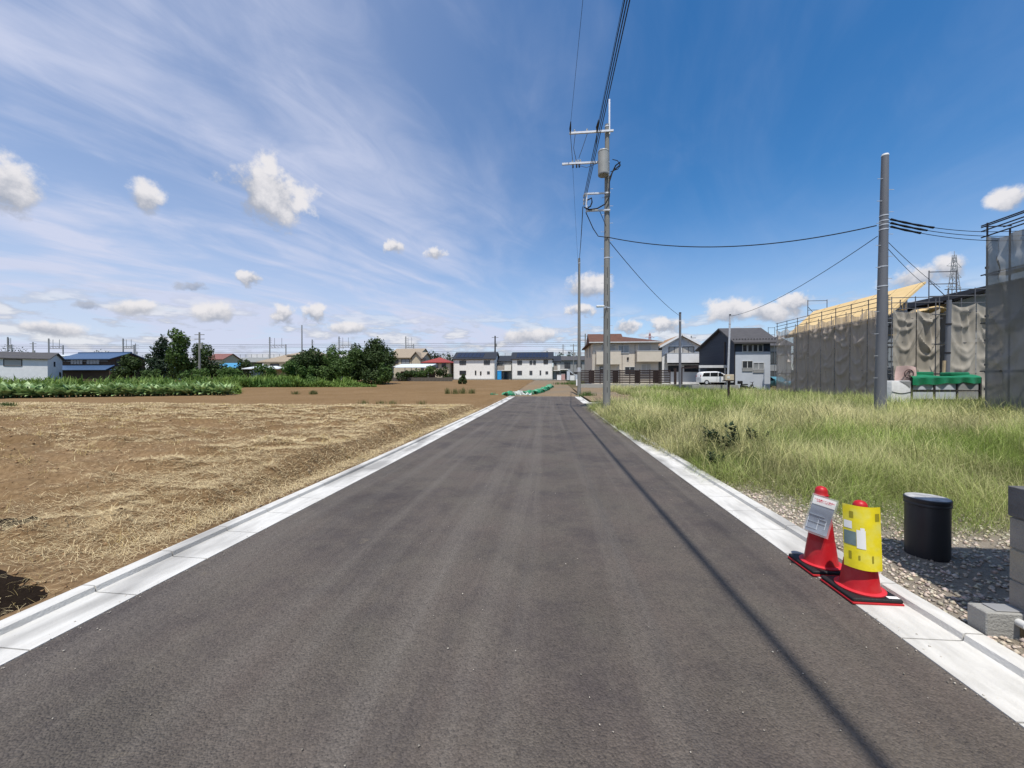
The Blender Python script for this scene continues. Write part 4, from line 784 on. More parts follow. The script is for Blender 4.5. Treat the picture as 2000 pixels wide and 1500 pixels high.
# white house with tan roof, gable to the road
HA = 54.6; L0, L1 = at_A(1293, HA), at_A(1366, HA); Lc = (L0+L1)/2; w = L1-L0; z = pz(HA)+.05; dd = depth(Lc, HA); cv = lambda py: hz(py, dd)-z; cx = lambda px: at_A(px, HA)-Lc
t, rf = house('white house with tan gable roof and wide white balcony above the van', Lc, HA, w, 9, cv(676), cv(656)-cv(676), 'gy', W_WHITE, R_TAN, [('F', cx(1317), cv(684), 20/FPX*dd, 12/FPX*dd, M_SHUT), ('F', cx(1344), cv(684), 20/FPX*dd, 12/FPX*dd, M_SHUT), ('F', cx(1316), cv(720), 20/FPX*dd, 10/FPX*dd), ('F', cx(1350), cv(720), 24/FPX*dd, 10/FPX*dd), ('L', 3, cv(683), 1, 1.4)], .55, z=z)
balcony(t, cx(1298), cx(1369), cv(709), cv(691), W_WHITE, 1.1); MB().bx(cx(1300), cx(1366), -.95, -.9, cv(712), cv(709.5)).build('awning_edge', M_DKMET, t)
for s in (-1, 1): MB().bar((s*(w/2+.6),-.60,cv(676)-.35*(cv(656)-cv(676))/(w/2)*1.0),(0,-.60,cv(656)+.1),.07,.26).build('barge_board', W_WHITE, t)
MB().prism([(-1.5,cv(674)),(0,cv(660)),(1.5,cv(674))], -.05, -.004).build('gable_panel', W_LGREY, t)
# navy house: ridge along x, long rear slope
HA = 42.1; HL = 19.2; L1 = at_A(1504, HA); w = L1-HL; Lc = (HL+L1)/2; z = pz(HA)+.05; dd = depth(Lc, HA); cv = lambda py: hz(py, dd)-z; cx = lambda px: at_A(px, HA)-Lc
eh = hz(667, dd)-z; eb = hz(684, depth(HL, 51.8))-z; rz_ = hz(644, depth(HL, 45.3))-z
nv = thing('house', 'navy blue house with pale grey front and dark grey roof', 'house', (Lc, HA, z))
MB().prism([(0,cv(687)),(0,eh),(3.2,rz_),(9.7,eb),(9.7,-.5),(.0021,-.5),(.0021,cv(687))], -w/2, w/2, 'x').build('wall', W_NAVY, nv)
MB().bx(-w/2-.004, w/2+.004, -.03, .03, -.5, cv(687)).build('front_cladding', W_LGREY, nv)
o_ = .5; sf = (rz_-eh)/3.2; sb = (rz_-eb)/6.5
rf = MB().prism([(-o_,eh-o_*sf),(3.2,rz_),(9.7+o_,eb-o_*sb),(9.7+o_,eb-o_*sb+.16),(3.2,rz_+.16),(-o_,eh-o_*sf+.16)], -w/2-.35, w/2+.75, 'x').build('roof', R_GREY, nv)
for i in range(16): xx = -w/2-.2+i*.29; MB().bx(xx, xx+.12, .0, .06, eh+.22, eh+.30).build('snow_guard', M_DKMET, rf)
for i in range(4): window(nv, cx(1454+i*10.3), cv(680), 7.2/FPX*dd, 12.5/FPX*dd, 'F', 0, 0, M_FRAMEW, None, 0)
window(nv, cx(1459), cv(712), 18/FPX*dd, 13/FPX*dd, 'F', 0, -.031, M_FRAMEW); window(nv, cx(1481), cv(715), 18/FPX*dd, 12/FPX*dd, 'F', 0, -.031, M_FRAMEW, M_CURT)
for p0, p1, q0, q1 in ((1449,1469,720,725),(1470,1491,722,728)): MB().bx(cx(p0), cx(p1), -.10, -.031, cv(q1), cv(q0)).build('sill', W_GREY, nv)
MB().bx(cx(1494), cx(1497), -.12, -.004, cv(684), cv(681)).build('vent_hood', M_DKMET, nv)
MB().bx(-w/2-.10, -w/2-.004, 2.2, 2.35, 1.8, eh+.2).build('wall_seam', M_FRAMEB, nv); MB().tube([(-w/2-.06,-.06,0),(-w/2-.06,-.06,eh)], .05, 6).build('downpipe', M_DKMET, nv)
MB().bx(-w/2-.06, -w/2-.004, .1, 9.6, 1.75, 1.84).build('belt_trim', W_GREY, nv)
cp = thing('carport', 'low dark carport with pale beam beside the navy house', 'carport', (17.75, 43.9, pz(43.9))); MB().bx(-1.5, 1.35, -.1, 5.5, 2.65, 2.8).build('roof_deck', mat('maroon_sheet', (.07,.04,.04), None, 2, .6), cp); MB().bx(-1.55, 1.4, -.18, -.101, 2.52, 2.8).build('front_beam', M_FRAMEW, cp)
for xx in (-1.4, 1.25): MB().bx(xx-.05, xx+.05, 0, .1, -.3, 2.52).build('post', M_FRAMEW, cp)
L, A, w = px_house(1500, 1545, 62); house('grey and pale house glimpsed between the navy house and the scaffold', L, A, w, 8, 6.2, 1.6, 'gx', W_GREY, R_GREY, [('F',-w*.28,4.2,1.2,1.8),('F',-w*.28,1.2,1.2,1.6)], .5, z=pz(A))
# dark slat fence on a block wall before the beige house
FA = 48.0; x0, x1 = at_A(1133, FA), at_A(1312, FA); zf = pz(FA); wb = thing('block_wall', 'low pale concrete block wall under the dark slat fence', 'wall', (x0, FA, zf)); nb_ = int((x1-x0)/.4)
MB().bx(.01, nb_*.4-.01, .02, .13, -.3, .59).build('mortar', M_CONC, wb); M_PBLK = mat('pale_block', (.42,.40,.36), (.34,.325,.29), 2, .9, .3, 30); pb = MB().bx(.006, .394, 0, .15, .006, .194).mesh('block', M_PBLK)
for r in range(3):
    for i in range(nb_): obj('block', pb, wb, (i*.4, 0, r*.2))
fe = thing('slat_fence', 'dark brown horizontal slat fence standing on the pale block wall', 'fence', (x0, FA+.05, zf+.6)); M_FEN = mat('dark_brown_slat', (.032,.02,.017), (.045,.03,.026), 2, .6); fl = nb_*.4; npn = 9
for i in range(npn+1): MB().bx(-.05, .05, 0, .06, 0, 1.75).build('post', M_FEN, fe, (.06+i*(fl-.12)/npn, 0, 0))
for i in range(npn):
    wdt = (fl-.12)/npn-.11; sm_ = MB().bx(0, wdt, .01, .05, 0, .135).mesh('slat', M_FEN); dense = 8 if i in (2, 5) else 7
    for k in range(8): obj('slat', sm_, fe, (.115+i*(fl-.12)/npn, 0, .10+k*.205))
for a in (1150, 1197, 1240, 1276): MB().bx(0, at_A(a+11, FA)-at_A(a, FA), .07, .12, .05, 1.6).build('solid_panel', M_FEN, fe, (at_A(a, FA)-x0, 0, 0))
gp = thing('gate_post', 'dark brown gate post pair by the white van', 'gate post', (at_A(1323, FA), FA, zf)); MB().bx(-.35,-.10,0,.2,-.3,2.5).build('post', M_FEN, gp); MB().bx(.35,.60,0,.2,-.3,2.5).build('post', M_FEN, gp)
struct(MB().bx(5.0, 19.0, 48.2, 60, .3, 1.28).build('driveway', M_CONC)); struct(MB().bx(14.6, 19.12, 41.2, 48.19, .2, 1.26).build('driveway', M_CONC))
# ------------------------------------------------------------------ houses on the left
L, A, w = px_house(-60, 84, 80); z = pz(A); dd = depth(L, A); cv = lambda py: hz(py, dd)-z
t, rf = house('white house with shallow dark roof at the edge of the green crops', L-1.5, A-1.5, w*.9, 8, cv(699), 1.35, 'gx', W_WHITE, R_GREY, [('F', at_A(6,A)-L, cv(707), .5, 1.0, None, 0), ('F', at_A(37,A)-L, cv(708), 2.3, 1.25, M_SHUT, 0), ('R', 3.5, cv(709), .7, 1.0), ('R', 6.5, cv(730), .8, 1.0)], .5, z=z, rz=40)
for i in range(8): MB().bx(-w*.30+i*1.3, -w*.30+i*1.3+1.15, 0, .9, 0, .05).build('solar_panel', M_SOLAR, rf, (0, 1.2, cv(699)+.52), rot=(math.atan2(1.35,5), 0, 0))
L, A, w = px_house(122, 216, 94); z = pz(A); dd = depth(L, A); cv = lambda py: hz(py, dd)-z
t, rf = house('old timber house with two tiers of blue tiled roof', L, A, w, 8, cv(700), 1.5, 'gx', W_WOOD, R_BLUE, [('F', at_A(150,A)-L, cv(707), 26/FPX*dd, 8/FPX*dd, M_CURT, 3), ('F', at_A(182,A)-L, cv(707), 28/FPX*dd, 8/FPX*dd, M_CURT, 3), ('R', 2, cv(707), 1.5, 1.4)], .8, z=z)
MB().prism([(-2.0,cv(724)),(-.01,cv(714)),(-.01,cv(713)),(-2.1,cv(723))], -w/2-1.2, w/2+1.2, 'x').build('lower_roof', R_BLUE, t); MB().prism([(-1.2,cv(724)),(4.5,cv(714)),(4.5,cv(713)),(-1.3,cv(723))], w/2+.1, w/2+2.6, 'x').build('side_roof', R_BLUE, t); MB().bx(-w/2-.2, w/2+1.5, -1.2, -.01, -.5, cv(724)).build('veranda', W_WOOD, t); MB().bx(-w/2+.4, w/2-.6, -.12, -.08, cv(705.6), cv(705)).build('balcony_rail', M_FRAMEW, t)
MB().bx(-w/2-.85, w/2+.85, 3.8, 4.2, cv(700)+1.56, cv(700)+1.85).build('ridge_tiles', R_BLUE, rf)
L, A, w = px_house(84, 128, 112); t, rf = house('white flat building glimpsed between white house and blue roof', L, A, w, 8, 7.0, .6, 'gx', W_WHITE, R_WHITE, [('F',.4,4.6,2.2,1.0),('F',.4,1.9,2.2,1.0)], .2)
L, A, w = px_house(215, 300, 120); house('long white factory shed behind the garden trees', L, A, w, 10, 6.3, .9, 'gx', W_WHITE, R_WHITE, [('F',-2,3.8,3,1),('F',3,3.8,3,1)], .2, name='factory_shed', cat='shed')
L, A, w = px_house(424, 461, 86); house('low shed with bright blue sheet roof', L, A, w, 4, 3.1, 1.0, 'gx', W_WOOD, R_SKY, [('F',0,1.6,1.2,1.0)], .4, name='shed', cat='shed')
L, A, w = px_house(405, 436, 125); house('house showing only a red-brown roof beside the viaduct', L, A, w, 7, 6.9, 1.8, 'gx', W_TAN, mat('red_brown_roof', (.22,.10,.085), (.17,.08,.07), 2, .8), [('F',0,4.6,1.8,1.1)], .5)
L, A, w = px_house(515, 580, 80); t, rf = house('old house with weathered hipped roofs in two tiers', L, A, w, 9, 4.2, 2.0, 'hip', W_TAN, R_BEIGE, [('F',-1.2,3.3,1.8,.9),('F',1.8,3.3,1.6,.9)], .9)
MB().bx(.8, 6.5, 2.5, 8, 3.5, 5.7).build('upper_wall', W_WOOD, t); roof_hip(5.8, 5.6, 5.75, 1.3, .8).build('upper_roof', R_BEIGE, t, (3.7, 2.4, 0)); roof_hip(7.5, 3, 2.75, .55, .3).build('porch_roof', R_WHITE, t, (-1.8, -3, 0))
L, A, w = px_house(768, 825, 106); dd = depth(L, A); z = pz(A); cv = lambda py: hz(py, dd)-z
t, rf = house('tan two-storey house with pale gabled roof behind the hedge', L, A, w, 7, cv(698), 1.5, 'gx', W_TAN, R_BEIGE, [('F', at_A(792,A)-L, cv(706), 2.2, 1.1, M_CURT), ('F', at_A(774,A)-L, cv(706), 1.2, 1.0), ('F', at_A(819,A)-L, cv(707), .9, .9)], .5, z=z)
roof_gy(2.6, 3.2, cv(699), 1.5, .4).build('cross_gable', R_BEIGE, t, (w/2-1.4, -1.1, 0)); wall_mb(2.4, 1.2, cv(699), 1.3, 'gy').build('cross_wall', W_TAN, t, (w/2-1.4, -1.0, 0))
L, A, w = px_house(768, 822, 128); house('house with brown roof rising behind the tan house', L, A, w, 8, hz(688,126)-pz(128), 1.6, 'gx', W_TAN, R_BEIGE, [('F',0,6.5,1.5,1)], .4)
L, A, w = px_house(775, 845, 90); cp = thing('carport', 'pale sheet carport roof in front of the tan house', 'carport', (L, A, pz(A))); MB().prism([(-3,hz(719,90)-pz(A)),(3,hz(712,94)-pz(A)),(3,hz(711,94)-pz(A)),(-3,hz(718,90)-pz(A))], -w/2, w/2, 'x').build('sheet_roof', R_WHITE, cp)
for i in range(4): MB().bx(-w/2+.2+i*(w-.5)/3, -w/2+.32+i*(w-.5)/3, -2.6, -2.48, -.3, hz(719,90)-pz(A)+.05).build('post', M_GREY, cp)
MB().bx(-w/2+.1, w/2-.1, 2.2, 2.4, -.3, 2.3).build('rear_wall', W_WOOD, cp)
L, A, w = px_house(828, 876, 98); dd = depth(L, A); z = pz(A); cv = lambda py: hz(py, dd)-z
house('house with red tiled hip roof next to the cream apartments', L, A, w, 8, cv(708), 1.5, 'hip', W_TAN, R_RED, [('F', -.8, cv(714), 2.4, 1.0, M_CURT), ('F', 2.0, cv(713), 1.0, 1.0)], .6, z=z)
# hedge wall and fence before them
L, A, w = px_house(748, 884, 78); hw_ = thing('block_wall', 'weathered grey garden wall under the hedge', 'wall', (L-w/2, A, pz(A)), R(2)); n_ = int(w/.8); ob = MB().bx(.01, .79, 0, .12, -.3, .95).mesh('panel', mat('old_wall', (.12,.105,.085), (.08,.07,.058), 1.2, .95)); MB().bx(0, n_*.8, .02, .10, -.4, .9).build('mortar', M_CONC, hw_)
for i in range(n_): obj('panel', ob, hw_, (i*.8, 0, random.uniform(-.05, .05)))
# railway viaduct
VA = 150.; vz = hz(700, VA); vt = hz(690, VA); vd = thing('railway_viaduct', 'long pale concrete railway viaduct behind the houses', 'viaduct', (0, VA, pz(VA)), R(1.0)); g0 = pz(VA)
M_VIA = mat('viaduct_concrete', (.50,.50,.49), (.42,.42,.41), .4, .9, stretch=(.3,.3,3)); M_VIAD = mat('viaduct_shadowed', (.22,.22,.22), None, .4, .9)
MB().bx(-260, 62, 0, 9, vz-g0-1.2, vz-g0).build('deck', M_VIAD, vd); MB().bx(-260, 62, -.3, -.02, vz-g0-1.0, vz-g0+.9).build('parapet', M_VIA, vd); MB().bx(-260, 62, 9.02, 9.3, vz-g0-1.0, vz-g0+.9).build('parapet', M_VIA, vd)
for z_ in (1.25, 1.75, 2.2): MB().bx(-260, 62, -.2, -.12, vz-g0+z_-.05, vz-g0+z_+.05).build('rail', M_GREY, vd)
pm = MB().bx(-.8, .8, 1, 8, -1, vz-g0-1.2).mesh('pier', M_VIA); rp = MB().bx(-.06, .06, -.2, -.1, .9, 2.25).mesh('rail_post', M_GREY)
for i in range(32): obj('pier', pm, vd, (-255+i*10, 0, 0))
for i in range(130): obj('rail_post', rp, vd, (-255+i*2.45, 0, vz-g0))
def mast(px, pytop, wpx, label, portal=True):
    d = 152; L, A = at(px, d); t = thing('catenary_mast', label, 'catenary mast', (L, A+2, vz-.02)); h = hz(pytop, d)-vz; ww = wpx/FPX*d
    MB().bx(-.16, .16, -.16, .16, 0, h).build('post', M_GREY, t)
    if portal:
        MB().bx(ww-.14, ww+.14, -.14, .14, 0, h*.66).build('post', M_GREY, t); b = MB(); b.bar((0,0,h*.62),(ww,0,h*.62),.14); b.bar((0,0,h*.50),(ww,0,h*.50),.14)
        for k in range(5): b.bar((ww*k/5,0,h*.62),(ww*(k+1)/5,0,h*.50),.10)
        b.build('beam', M_GREY, t)
        for k in (.3, .75): MB().bar((ww*k,0,h*.5),(ww*k,0,h*.95),.11).build('dropper', M_GREY, t)
    for k in range(3): MB().bar((-.5,0,h*(.75+.08*k)),(.9,0,h*(.75+.08*k)),.09).build('bracket_arm', M_GREY, t)
for px, pt_, wp, nm in ((2,657,9,'by the white house with shallow roof'),(83,660,32,'over the small white building'),(230,660,24,'left of the dark conifer'),(520,657,34,'over the hip-roofed old house'),(657,656,26,'over the hedge of dark trees'),(789,656,16,'over the tan house')): mast(px, pt_, wp, 'grey catenary portal on the viaduct '+nm)
for px, pt_, nm in ((404,674,'right of the garden trees'),(604,662,'beside the tall thin antenna pole'),(1270-170,672,'behind the cream apartments')): mast(px, pt_, 0, 'single grey catenary post on the viaduct '+nm, False)
for i, (py, nm) in enumerate(((667,'topmost'),(670.5,'second'),(674,'third'),(683,'lowest'))): wire('overhead_wire', nm + ' long railway wire strung along the viaduct', (at(-260, 154)[0], at(-260,154)[1]+22, hz(py, 160)), (at(1180, 154)[0], at(1180,154)[1], hz(py+1.5, 154)), .3, .045, 20, cat='wire')
def far_pole(px, d, pytop, label, arms=1, r=.14, m=None):
    L, A = at(px, d); z = pz(A); h = hz(pytop, d)-z; t = thing('utility_pole', label, 'utility pole', (L, A, z)); MB().tube([(0,0,-.3),(0,0,h)], [r*1.25, r*.8], 10).build('shaft', m or M_POLE, t)
    for k in range(arms): MB().bx(-.95, .95, -.06, .06, h-.5-k*.8, h-.38-k*.8).build('crossarm', M_GREY, t)
    if arms: MB().lathe([(.2,h-3),(.2,h-2.2)], 8, (.35,0,0)).build('transformer', M_TANK, t)
    return t
far_pole(390, 70, 649, 'concrete utility pole standing before the dark garden trees', 3, .17); far_pole(65, 100, 668, 'utility pole behind the white house with solar panels', 2); far_pole(265, 105, 671, 'utility pole right of the blue tiled house', 2, .13, M_GREY)
far_pole(590, 130, 635, 'tall thin antenna pole above the hip-roofed house', 0, .22, M_GREY); far_pole(967, 108, 656, 'dark double pole behind the wing between the apartments', 1, .22, M_DKMET); far_pole(1120, 100, 672, 'slim grey pole beside the grey stair block', 1, .12); far_pole(1143, 75, 652, 'dark utility pole behind the beige house', 2); far_pole(1350, 80, 656, 'utility pole behind the white house with tan roof', 2, .15, M_GREY)
# lattice pylons
def pylon(px, d, pytop, label, m, wbase):
    L, A = at(px, d); z = pz(A); h = hz(pytop, d)-z; t = thing('pylon', label, 'pylon', (L, A, z), R(20)); wv = lambda q: wbase*(1-q)**1.4*.5+.35; lg = []
    for sx, sy in ((-1,-1),(1,-1),(1,1),(-1,1)): MB().tube([(sx*wv(q), sy*wv(q), h*q) for q in (0,.25,.5,.7,.85,.97)], .11, 4).build('leg', m, t)
    b = MB(); qs = [0,.14,.27,.39,.5,.6,.69,.77,.84,.9,.96]
    for q0, q1 in zip(qs[:-1], qs[1:]):
        for (ax, ay), (bx_, by) in (((-1,-1),(1,-1)),((1,-1),(1,1)),((1,1),(-1,1)),((-1,1),(-1,-1))):
            b.bar((ax*wv(q0),ay*wv(q0),h*q0),(bx_*wv(q1),by*wv(q1),h*q1),.09); b.bar((bx_*wv(q0),by*wv(q0),h*q0),(ax*wv(q1),ay*wv(q1),h*q1),.09)
    b.build('bracing', m, t)
    for q in (.72,.80,.88): c = MB(); c.bar((-4.2,0,h*q),(4.2,0,h*q),.14); c.bar((-4.2,0,h*q),(0,0,h*(q+.05)),.10); c.bar((4.2,0,h*q),(0,0,h*(q+.05)),.10); c.build('crossarm', m, t)
    MB().bar((0,0,h*.96),(0,0,h),.12).build('peak', m, t)
pylon(1862, 150, 491, 'grey lattice pylon rising behind the houses under construction', mat('pylon_grey', (.42,.43,.44), None, 1, .6), 9); pylon(1269, 320, 648, 'distant red lattice pylon between the two houses', mat('pylon_red', (.40,.10,.07), None, 1, .6), 12)
# ------------------------------------------------------------------ scaffolds and houses under construction
M_PIPEG = mat('scaffold_pipe', (.16,.16,.17), (.12,.12,.125), 2, .5, metal=.3); M_PIPED = mat('scaffold_pipe_dark', (.05,.05,.06), None, 2, .5)
N_BRN = netmat('brown_net', (.56,.485,.41), .66); N_PALE = netmat('pale_net', (.48,.435,.36), .84); N_GRY = netmat('grey_net', (.25,.245,.235), .88)
M_PLY = mat('plywood', (.74,.55,.28), (.66,.47,.22), 1.5, .8, stretch=(1,.3,1)); M_HWRAP = mat('house_wrap', (.30,.34,.38), (.24,.28,.32), 1, .6)
def net_panel(w, h, ph, sag, deep, raise_=0.0):
    def fn(u, v):
        top = 1-v; pin = (1-(2*u-1)**2); fold = math.sin(u*PI*3+ph+v*2.2)*.5+math.sin(u*PI*5.3+ph*2+v*4.1)*.3+math.sin((u*1.4+v*1.1)*PI*4+ph*3)*.35; dr = max(0, 1-abs((top-pin*.35)*3.2))
        y = deep*(fold*(.35+.65*v)*pin + dr*.6*pin*math.sin(ph+5*u)) - .02
        for kk in range(7):
            vk = .97-.145*kk+.05*math.sin(ph*3+kk*2.1); sg = .10+.05*math.sin(ph+kk*1.7); q = (v-(vk-sg*pin*(1.2+.5*math.sin(ph*5+kk))))/.028; q2 = q-(2.0+math.sin(kk+ph))*(2*u-1)*math.cos(kk*2+ph)
            y -= deep*.75*math.exp(-q2*q2)*pin**.5*(.6+.6*math.sin(ph*7+kk*3.3)**2)
        return (.03+u*(w-.06), y-.05, raise_*(v < .001)*u + (h-sag*pin*(1-v)) if False else h*(v) - sag*pin*v**3 + raise_*(1-v)*(.4+.6*math.sin(u*2.6+ph)**2))
    return fn
def scaffold(label, L, A, rz, nb, bw, H, net, ztop=1.0, deep=.16, pipe=None, raise_=.0, nets=None, dense=True):
    t = thing('scaffold', label, 'scaffold', (L, A, pz(A)+.05), R(rz)); pp = pipe or M_PIPEG
    for row in (0, .75):
        for i in range(nb+1):
            MB().tube([(i*bw, row, -.2),(i*bw, row, H+ztop*(1 if row == 0 else .5))], .027, 6).build('standard', pp, t, smooth=True)
            if row == 0:
                b = MB()
                for k in range(int(H/.9)): b.lathe([(.055,k*.9+.3),(.055,k*.9+.38)], 6, (i*bw,0,0))
                b.build('couplers', pp, t)['kind'] = 'stuff'
    z = 1.9
    while z < H+ztop:
        for row in (0, .75): MB().tube([(-.2,row,z),(nb*bw+.2,row,z)], .024, 6).build('ledger', pp, t)
        if z < H: MB().bx(0, nb*bw, .12, .62, z-.06, z-.02).build('deck_boards', M_GALV, t)
        for i in range(nb+1): MB().tube([(i*bw,-.05,z-.04),(i*bw,.8,z-.04)], .022, 6).build('transom', pp, t)
        z += 1.8
    for zz_ in (H+.02, H+ztop*.5, H+ztop*.92): MB().tube([(-.2,0,zz_),(nb*bw+.2,0,zz_)], .024, 6).build('guard_rail', pp, t)
    for i in range(0, nb, 2): MB().tube([(i*bw,.8,.3),((i+1)*bw,.8,3.7)], .022, 6).build('brace', pp, t)
    for i in range(nb):
        if nets and i not in nets: continue
        MB().grid(net_panel(bw, H, i*1.7+L, .25+.12*math.sin(i*2.3), deep, raise_), 22, 60).build('net_panel', net, t, (i*bw, 0, 0), smooth=True, fix=False)
    return t
scaffold('long brown netted scaffold along the plywood-roofed house', 22.2, 40.1, -90, 8, 1.55, 6.15, N_BRN, .7)
scaffold('pale netted scaffold front beside the pink cloth', 22.35, 27.6, 0, 2, 1.42, 6.15, N_PALE, .8, .20, raise_=.45)
scaffold('pale netted scaffold front behind the green tarp container', 23.3, 25.0, 0, 2, 1.4, 6.0, N_PALE, .9, .20, raise_=.6)
scaffold('tall near scaffold wrapped in grey net', 16.15, 15.95, -90, 4, 1.45, 6.9, N_GRY, .5, .22, M_PIPED)
b = thing('plywood_house', 'house under construction with bare plywood roof behind brown net', 'house', (24.45, 29.5, pz(30)))
MB().prism([(-1.35,-.4),(-1.35,5.85),(.45,7.55),(.45,-.4)], 0, 9.6).build('wall', M_HWRAP, b)
rf = MB().prism([(-1.85,5.55),(.75,8.02),(.70,8.14),(-1.92,5.65)], -1.0, 10.0).build('roof', M_PLY, b)
for i in range(6): MB().prism([(-1.9,5.672),(.69,8.133),(.69,8.141),(-1.9,5.680)], i*1.82-.7, i*1.82-.685).build('sheet_joint', M_FRAMEB, rf)
for (x, z_, w_, h_) in ((-.6,5.2,.5,1.0),(.1,6.7,.35,.5)): window(b, x, z_, w_, h_, 'F', 0, 0, M_PLY)
for (y, z_) in ((2,4.4),(5,4.4),(8,4.2),(2.5,1.5),(6,1.5),(9,1.5)): window(b, y, z_, 1.5, 1.2, 'L', -1.35, 0, M_FRAMEW, M_CURT)
MB().prism([(.1,6.05),(.9,6.32),(1.9,6.05),(1.9,6.10),(.9,6.40),(.1,6.10)], -1.6, -.02).build('porch_roof', M_PLY, b)
b = thing('dark_roof_house', 'house under construction with black roof and exposed orange rafters', 'house', (29.35, 28.2, pz(30)))
MB().prism([(-3.0,-.4),(-3.0,6.6),(1.0,7.75),(3.0,6.2),(3.0,-.4)], 0, 7).build('wall', W_GREY, b); MB().prism([(-3.6,6.55),(1.0,7.88),(3.6,6.0),(3.6,6.16),(1.0,8.1),(-3.6,6.72)], -.9, 7.5).build('roof', mat('black_underlay', (.010,.010,.011), None, 2, .9, spec=.1), b)
for i in range(5): MB().bar((1.2+i*.45,-.85,7.7-i*.36),(1.2+i*.45,.0,7.7-i*.36),.08,.14).build('rafter', mat('rafter_wood', (.38,.15,.05), None, 3, .8) if i == 0 else MATS['rafter_wood'], b)
window(b, -1.5, 5.4, 1.0, 1.0, 'F', 0, 0); window(b, .8, 5.4, .9, 1.0, 'F', 0, 0)
b = thing('wrapped_house', 'house under construction inside the near grey scaffold', 'house', (20.6, 8.6, pz(9)+.1)); MB().bx(-3.4, 3.4, 0, 6.4, -.4, 6.9).build('wall', W_GREY, b); roof_gx(6.8, 6.4, 6.9, .8, .3).build('roof', R_GREY, b)
for i in range(4): window(b, 1.0+i*1.5, 4.3, .9, 1.1, 'L', -3.4, 0); window(b, 1.0+i*1.5, 1.5, .9, 1.1, 'L', -3.4, 0)
def tower(px0, px1, d, y0, y1, label):
    L0, A0 = at(px0, d); L1, A1 = at(px1, d); zt = hz(y0, d); z0 = hz(y1, d); t = thing('scaffold_tower', label, 'scaffold', (L0, A0, pz(A0))); w_ = L1-L0; g = pz(A0)
    for x in (0, w_): MB().tube([(x,0,-.2),(x,0,zt-g)], .035, 6).build('standard', M_PIPEG, t)
    for k in range(3): MB().tube([(0,0,zt-g-.1-k*(zt-z0)/3),(w_,0,zt-g-.1-k*(zt-z0)/3)], .03, 6).build('rail', M_PIPEG, t)
    MB().tube([(0,0,zt-g-.7),(w_,0,z0-g)], .025, 6).build('brace', M_PIPEG, t)
tower(1813, 1862, 27.5, 529, 600, 'bare scaffold tower frame rising above the pale net'); tower(1577, 1612, 40, 586, 640, 'small bare scaffold frame above the far end of the plywood roof'); tower(1500, 1512, 60, 639, 680, 'tiny scaffold frame behind the navy house roof')
# temporary pole, container, white sheet box, pink cloth
L, A = at(1848, 21.5); t = thing('temporary_pole', 'dark grey temporary power pole between the pale nets', 'pole', (L, A, pz(A)+.05)); t.rotation_euler = (0, R(1.2), 0); MB().tube([(0,0,-.2),(0,0,hz(588,21.5)-pz(A))], [.12,.10], 12).build('shaft', M_POLE2, t, smooth=True)
for z_ in (1.6, 3.0, 4.6): MB().lathe([(.13,z_),(.13,z_+.08)], 12).build('band', M_DKMET, t)
MB().tube([(-.22,0,-.2),(-.16,0,2.6)], .07, 8).build('wooden_stake', mat('stake_wood', (.46,.36,.22), None, 3, .8), t)
L, A = at(1780, 18.2); L1, A1 = at(1914, 18.2); wd = math.hypot(L1-L, A1-A); t = thing('waste_container', 'black framed waste container with white panels under a green tarp', 'container', (L, A, pz(A)+.1), math.atan2(A1-A, L1-L))
M_GRN = mat('green_tarp', (.012,.20,.085), (.008,.14,.06), 3, .5, .3, 20, spec=.4)
for x in (0, wd*.33, wd*.66, wd): MB().bx(x-.04, x+.04, -.04, .04, 0, 1.62).build('frame_post', M_DKMET, t)
for z_ in (.55, 1.0, 1.55): MB().bx(.041, wd-.041, -.03, .03, z_-.03, z_+.03).build('frame_rail', M_DKMET, t)
for i in range(3):
    for k in range(2): MB().bx(wd*.33*i+.06, wd*.33*(i+1)-.06, -.015, .01, .60+k*.45, .95+k*.45).build('panel', W_LGREY if i < 2 else W_GREY, t)
MB().bx(.02, wd-.02, .85, .9, 0, 1.55).build('back_panel', W_GREY, t); MB().bx(.03, wd-.03, .03, .84, .05, .1).build('floor', M_DKMET, t)
def tarp(u, v):
    x = -.03+u*(wd*.98+.06); hang = .34+.05*math.sin(u*5+1)+.025*math.sin(u*23)
    if v < .4: return (x, -.09-.05*math.sin(u*31)*(1-v/.4), 1.66-hang*(1-v/.4))
    q = (v-.4)/.6; return (x, -.09+q*1.0, 1.66+.08*math.sin(q*PI)*(1+.6*math.sin(u*8)))
MB().grid(tarp, 48, 14).build('tarp', M_GRN, t, smooth=True, fix=False); MB().bx(wd*.15, wd*.42, .25, .75, 1.70, 1.90).build('folded_tarp', M_GRN, t, bevel=.05, seg=2, smooth=True); MB().bx(wd*.66, wd*.95, .25, .75, 1.70, 1.88).build('folded_tarp', M_GRN, t, bevel=.05, seg=2, smooth=True)
L, A = at(1742, 17.6); t = thing('sheeted_pallet', 'white sheeted stack tied with cord beside the green container', 'sheeted pallet', (L, A, pz(A)+.1), R(8)); b = MB().bx(0, .92, 0, .6, 0, 1.48); b.build('sheet', mat('white_sheet', (.72,.72,.71), (.62,.62,.61), 4, .6, .6, 8), t, bevel=.04, seg=2, smooth=True)
MB().tube([(-.01+.94*i/8, -.012, .98-.08*math.sin(PI*i/8)) for i in range(9)], .012, 5).build('cord', M_DKMET, t); MB().prism([(.35,1.46),(.9,1.46),(.86,1.15),(.66,1.30)], -.012, -.004).build('torn_flap', M_GREY, t)
L, A = at(1747, 18.35); t = thing('cloth_banner', 'pale pink cloth with a circled number 2 tied to the scaffold corner', 'banner', (L, A, hz(745,18.35)), R(2)); M_PKC = mat('pink_cloth', (.74,.54,.50), (.64,.45,.41), 3, .8, .3, 12)
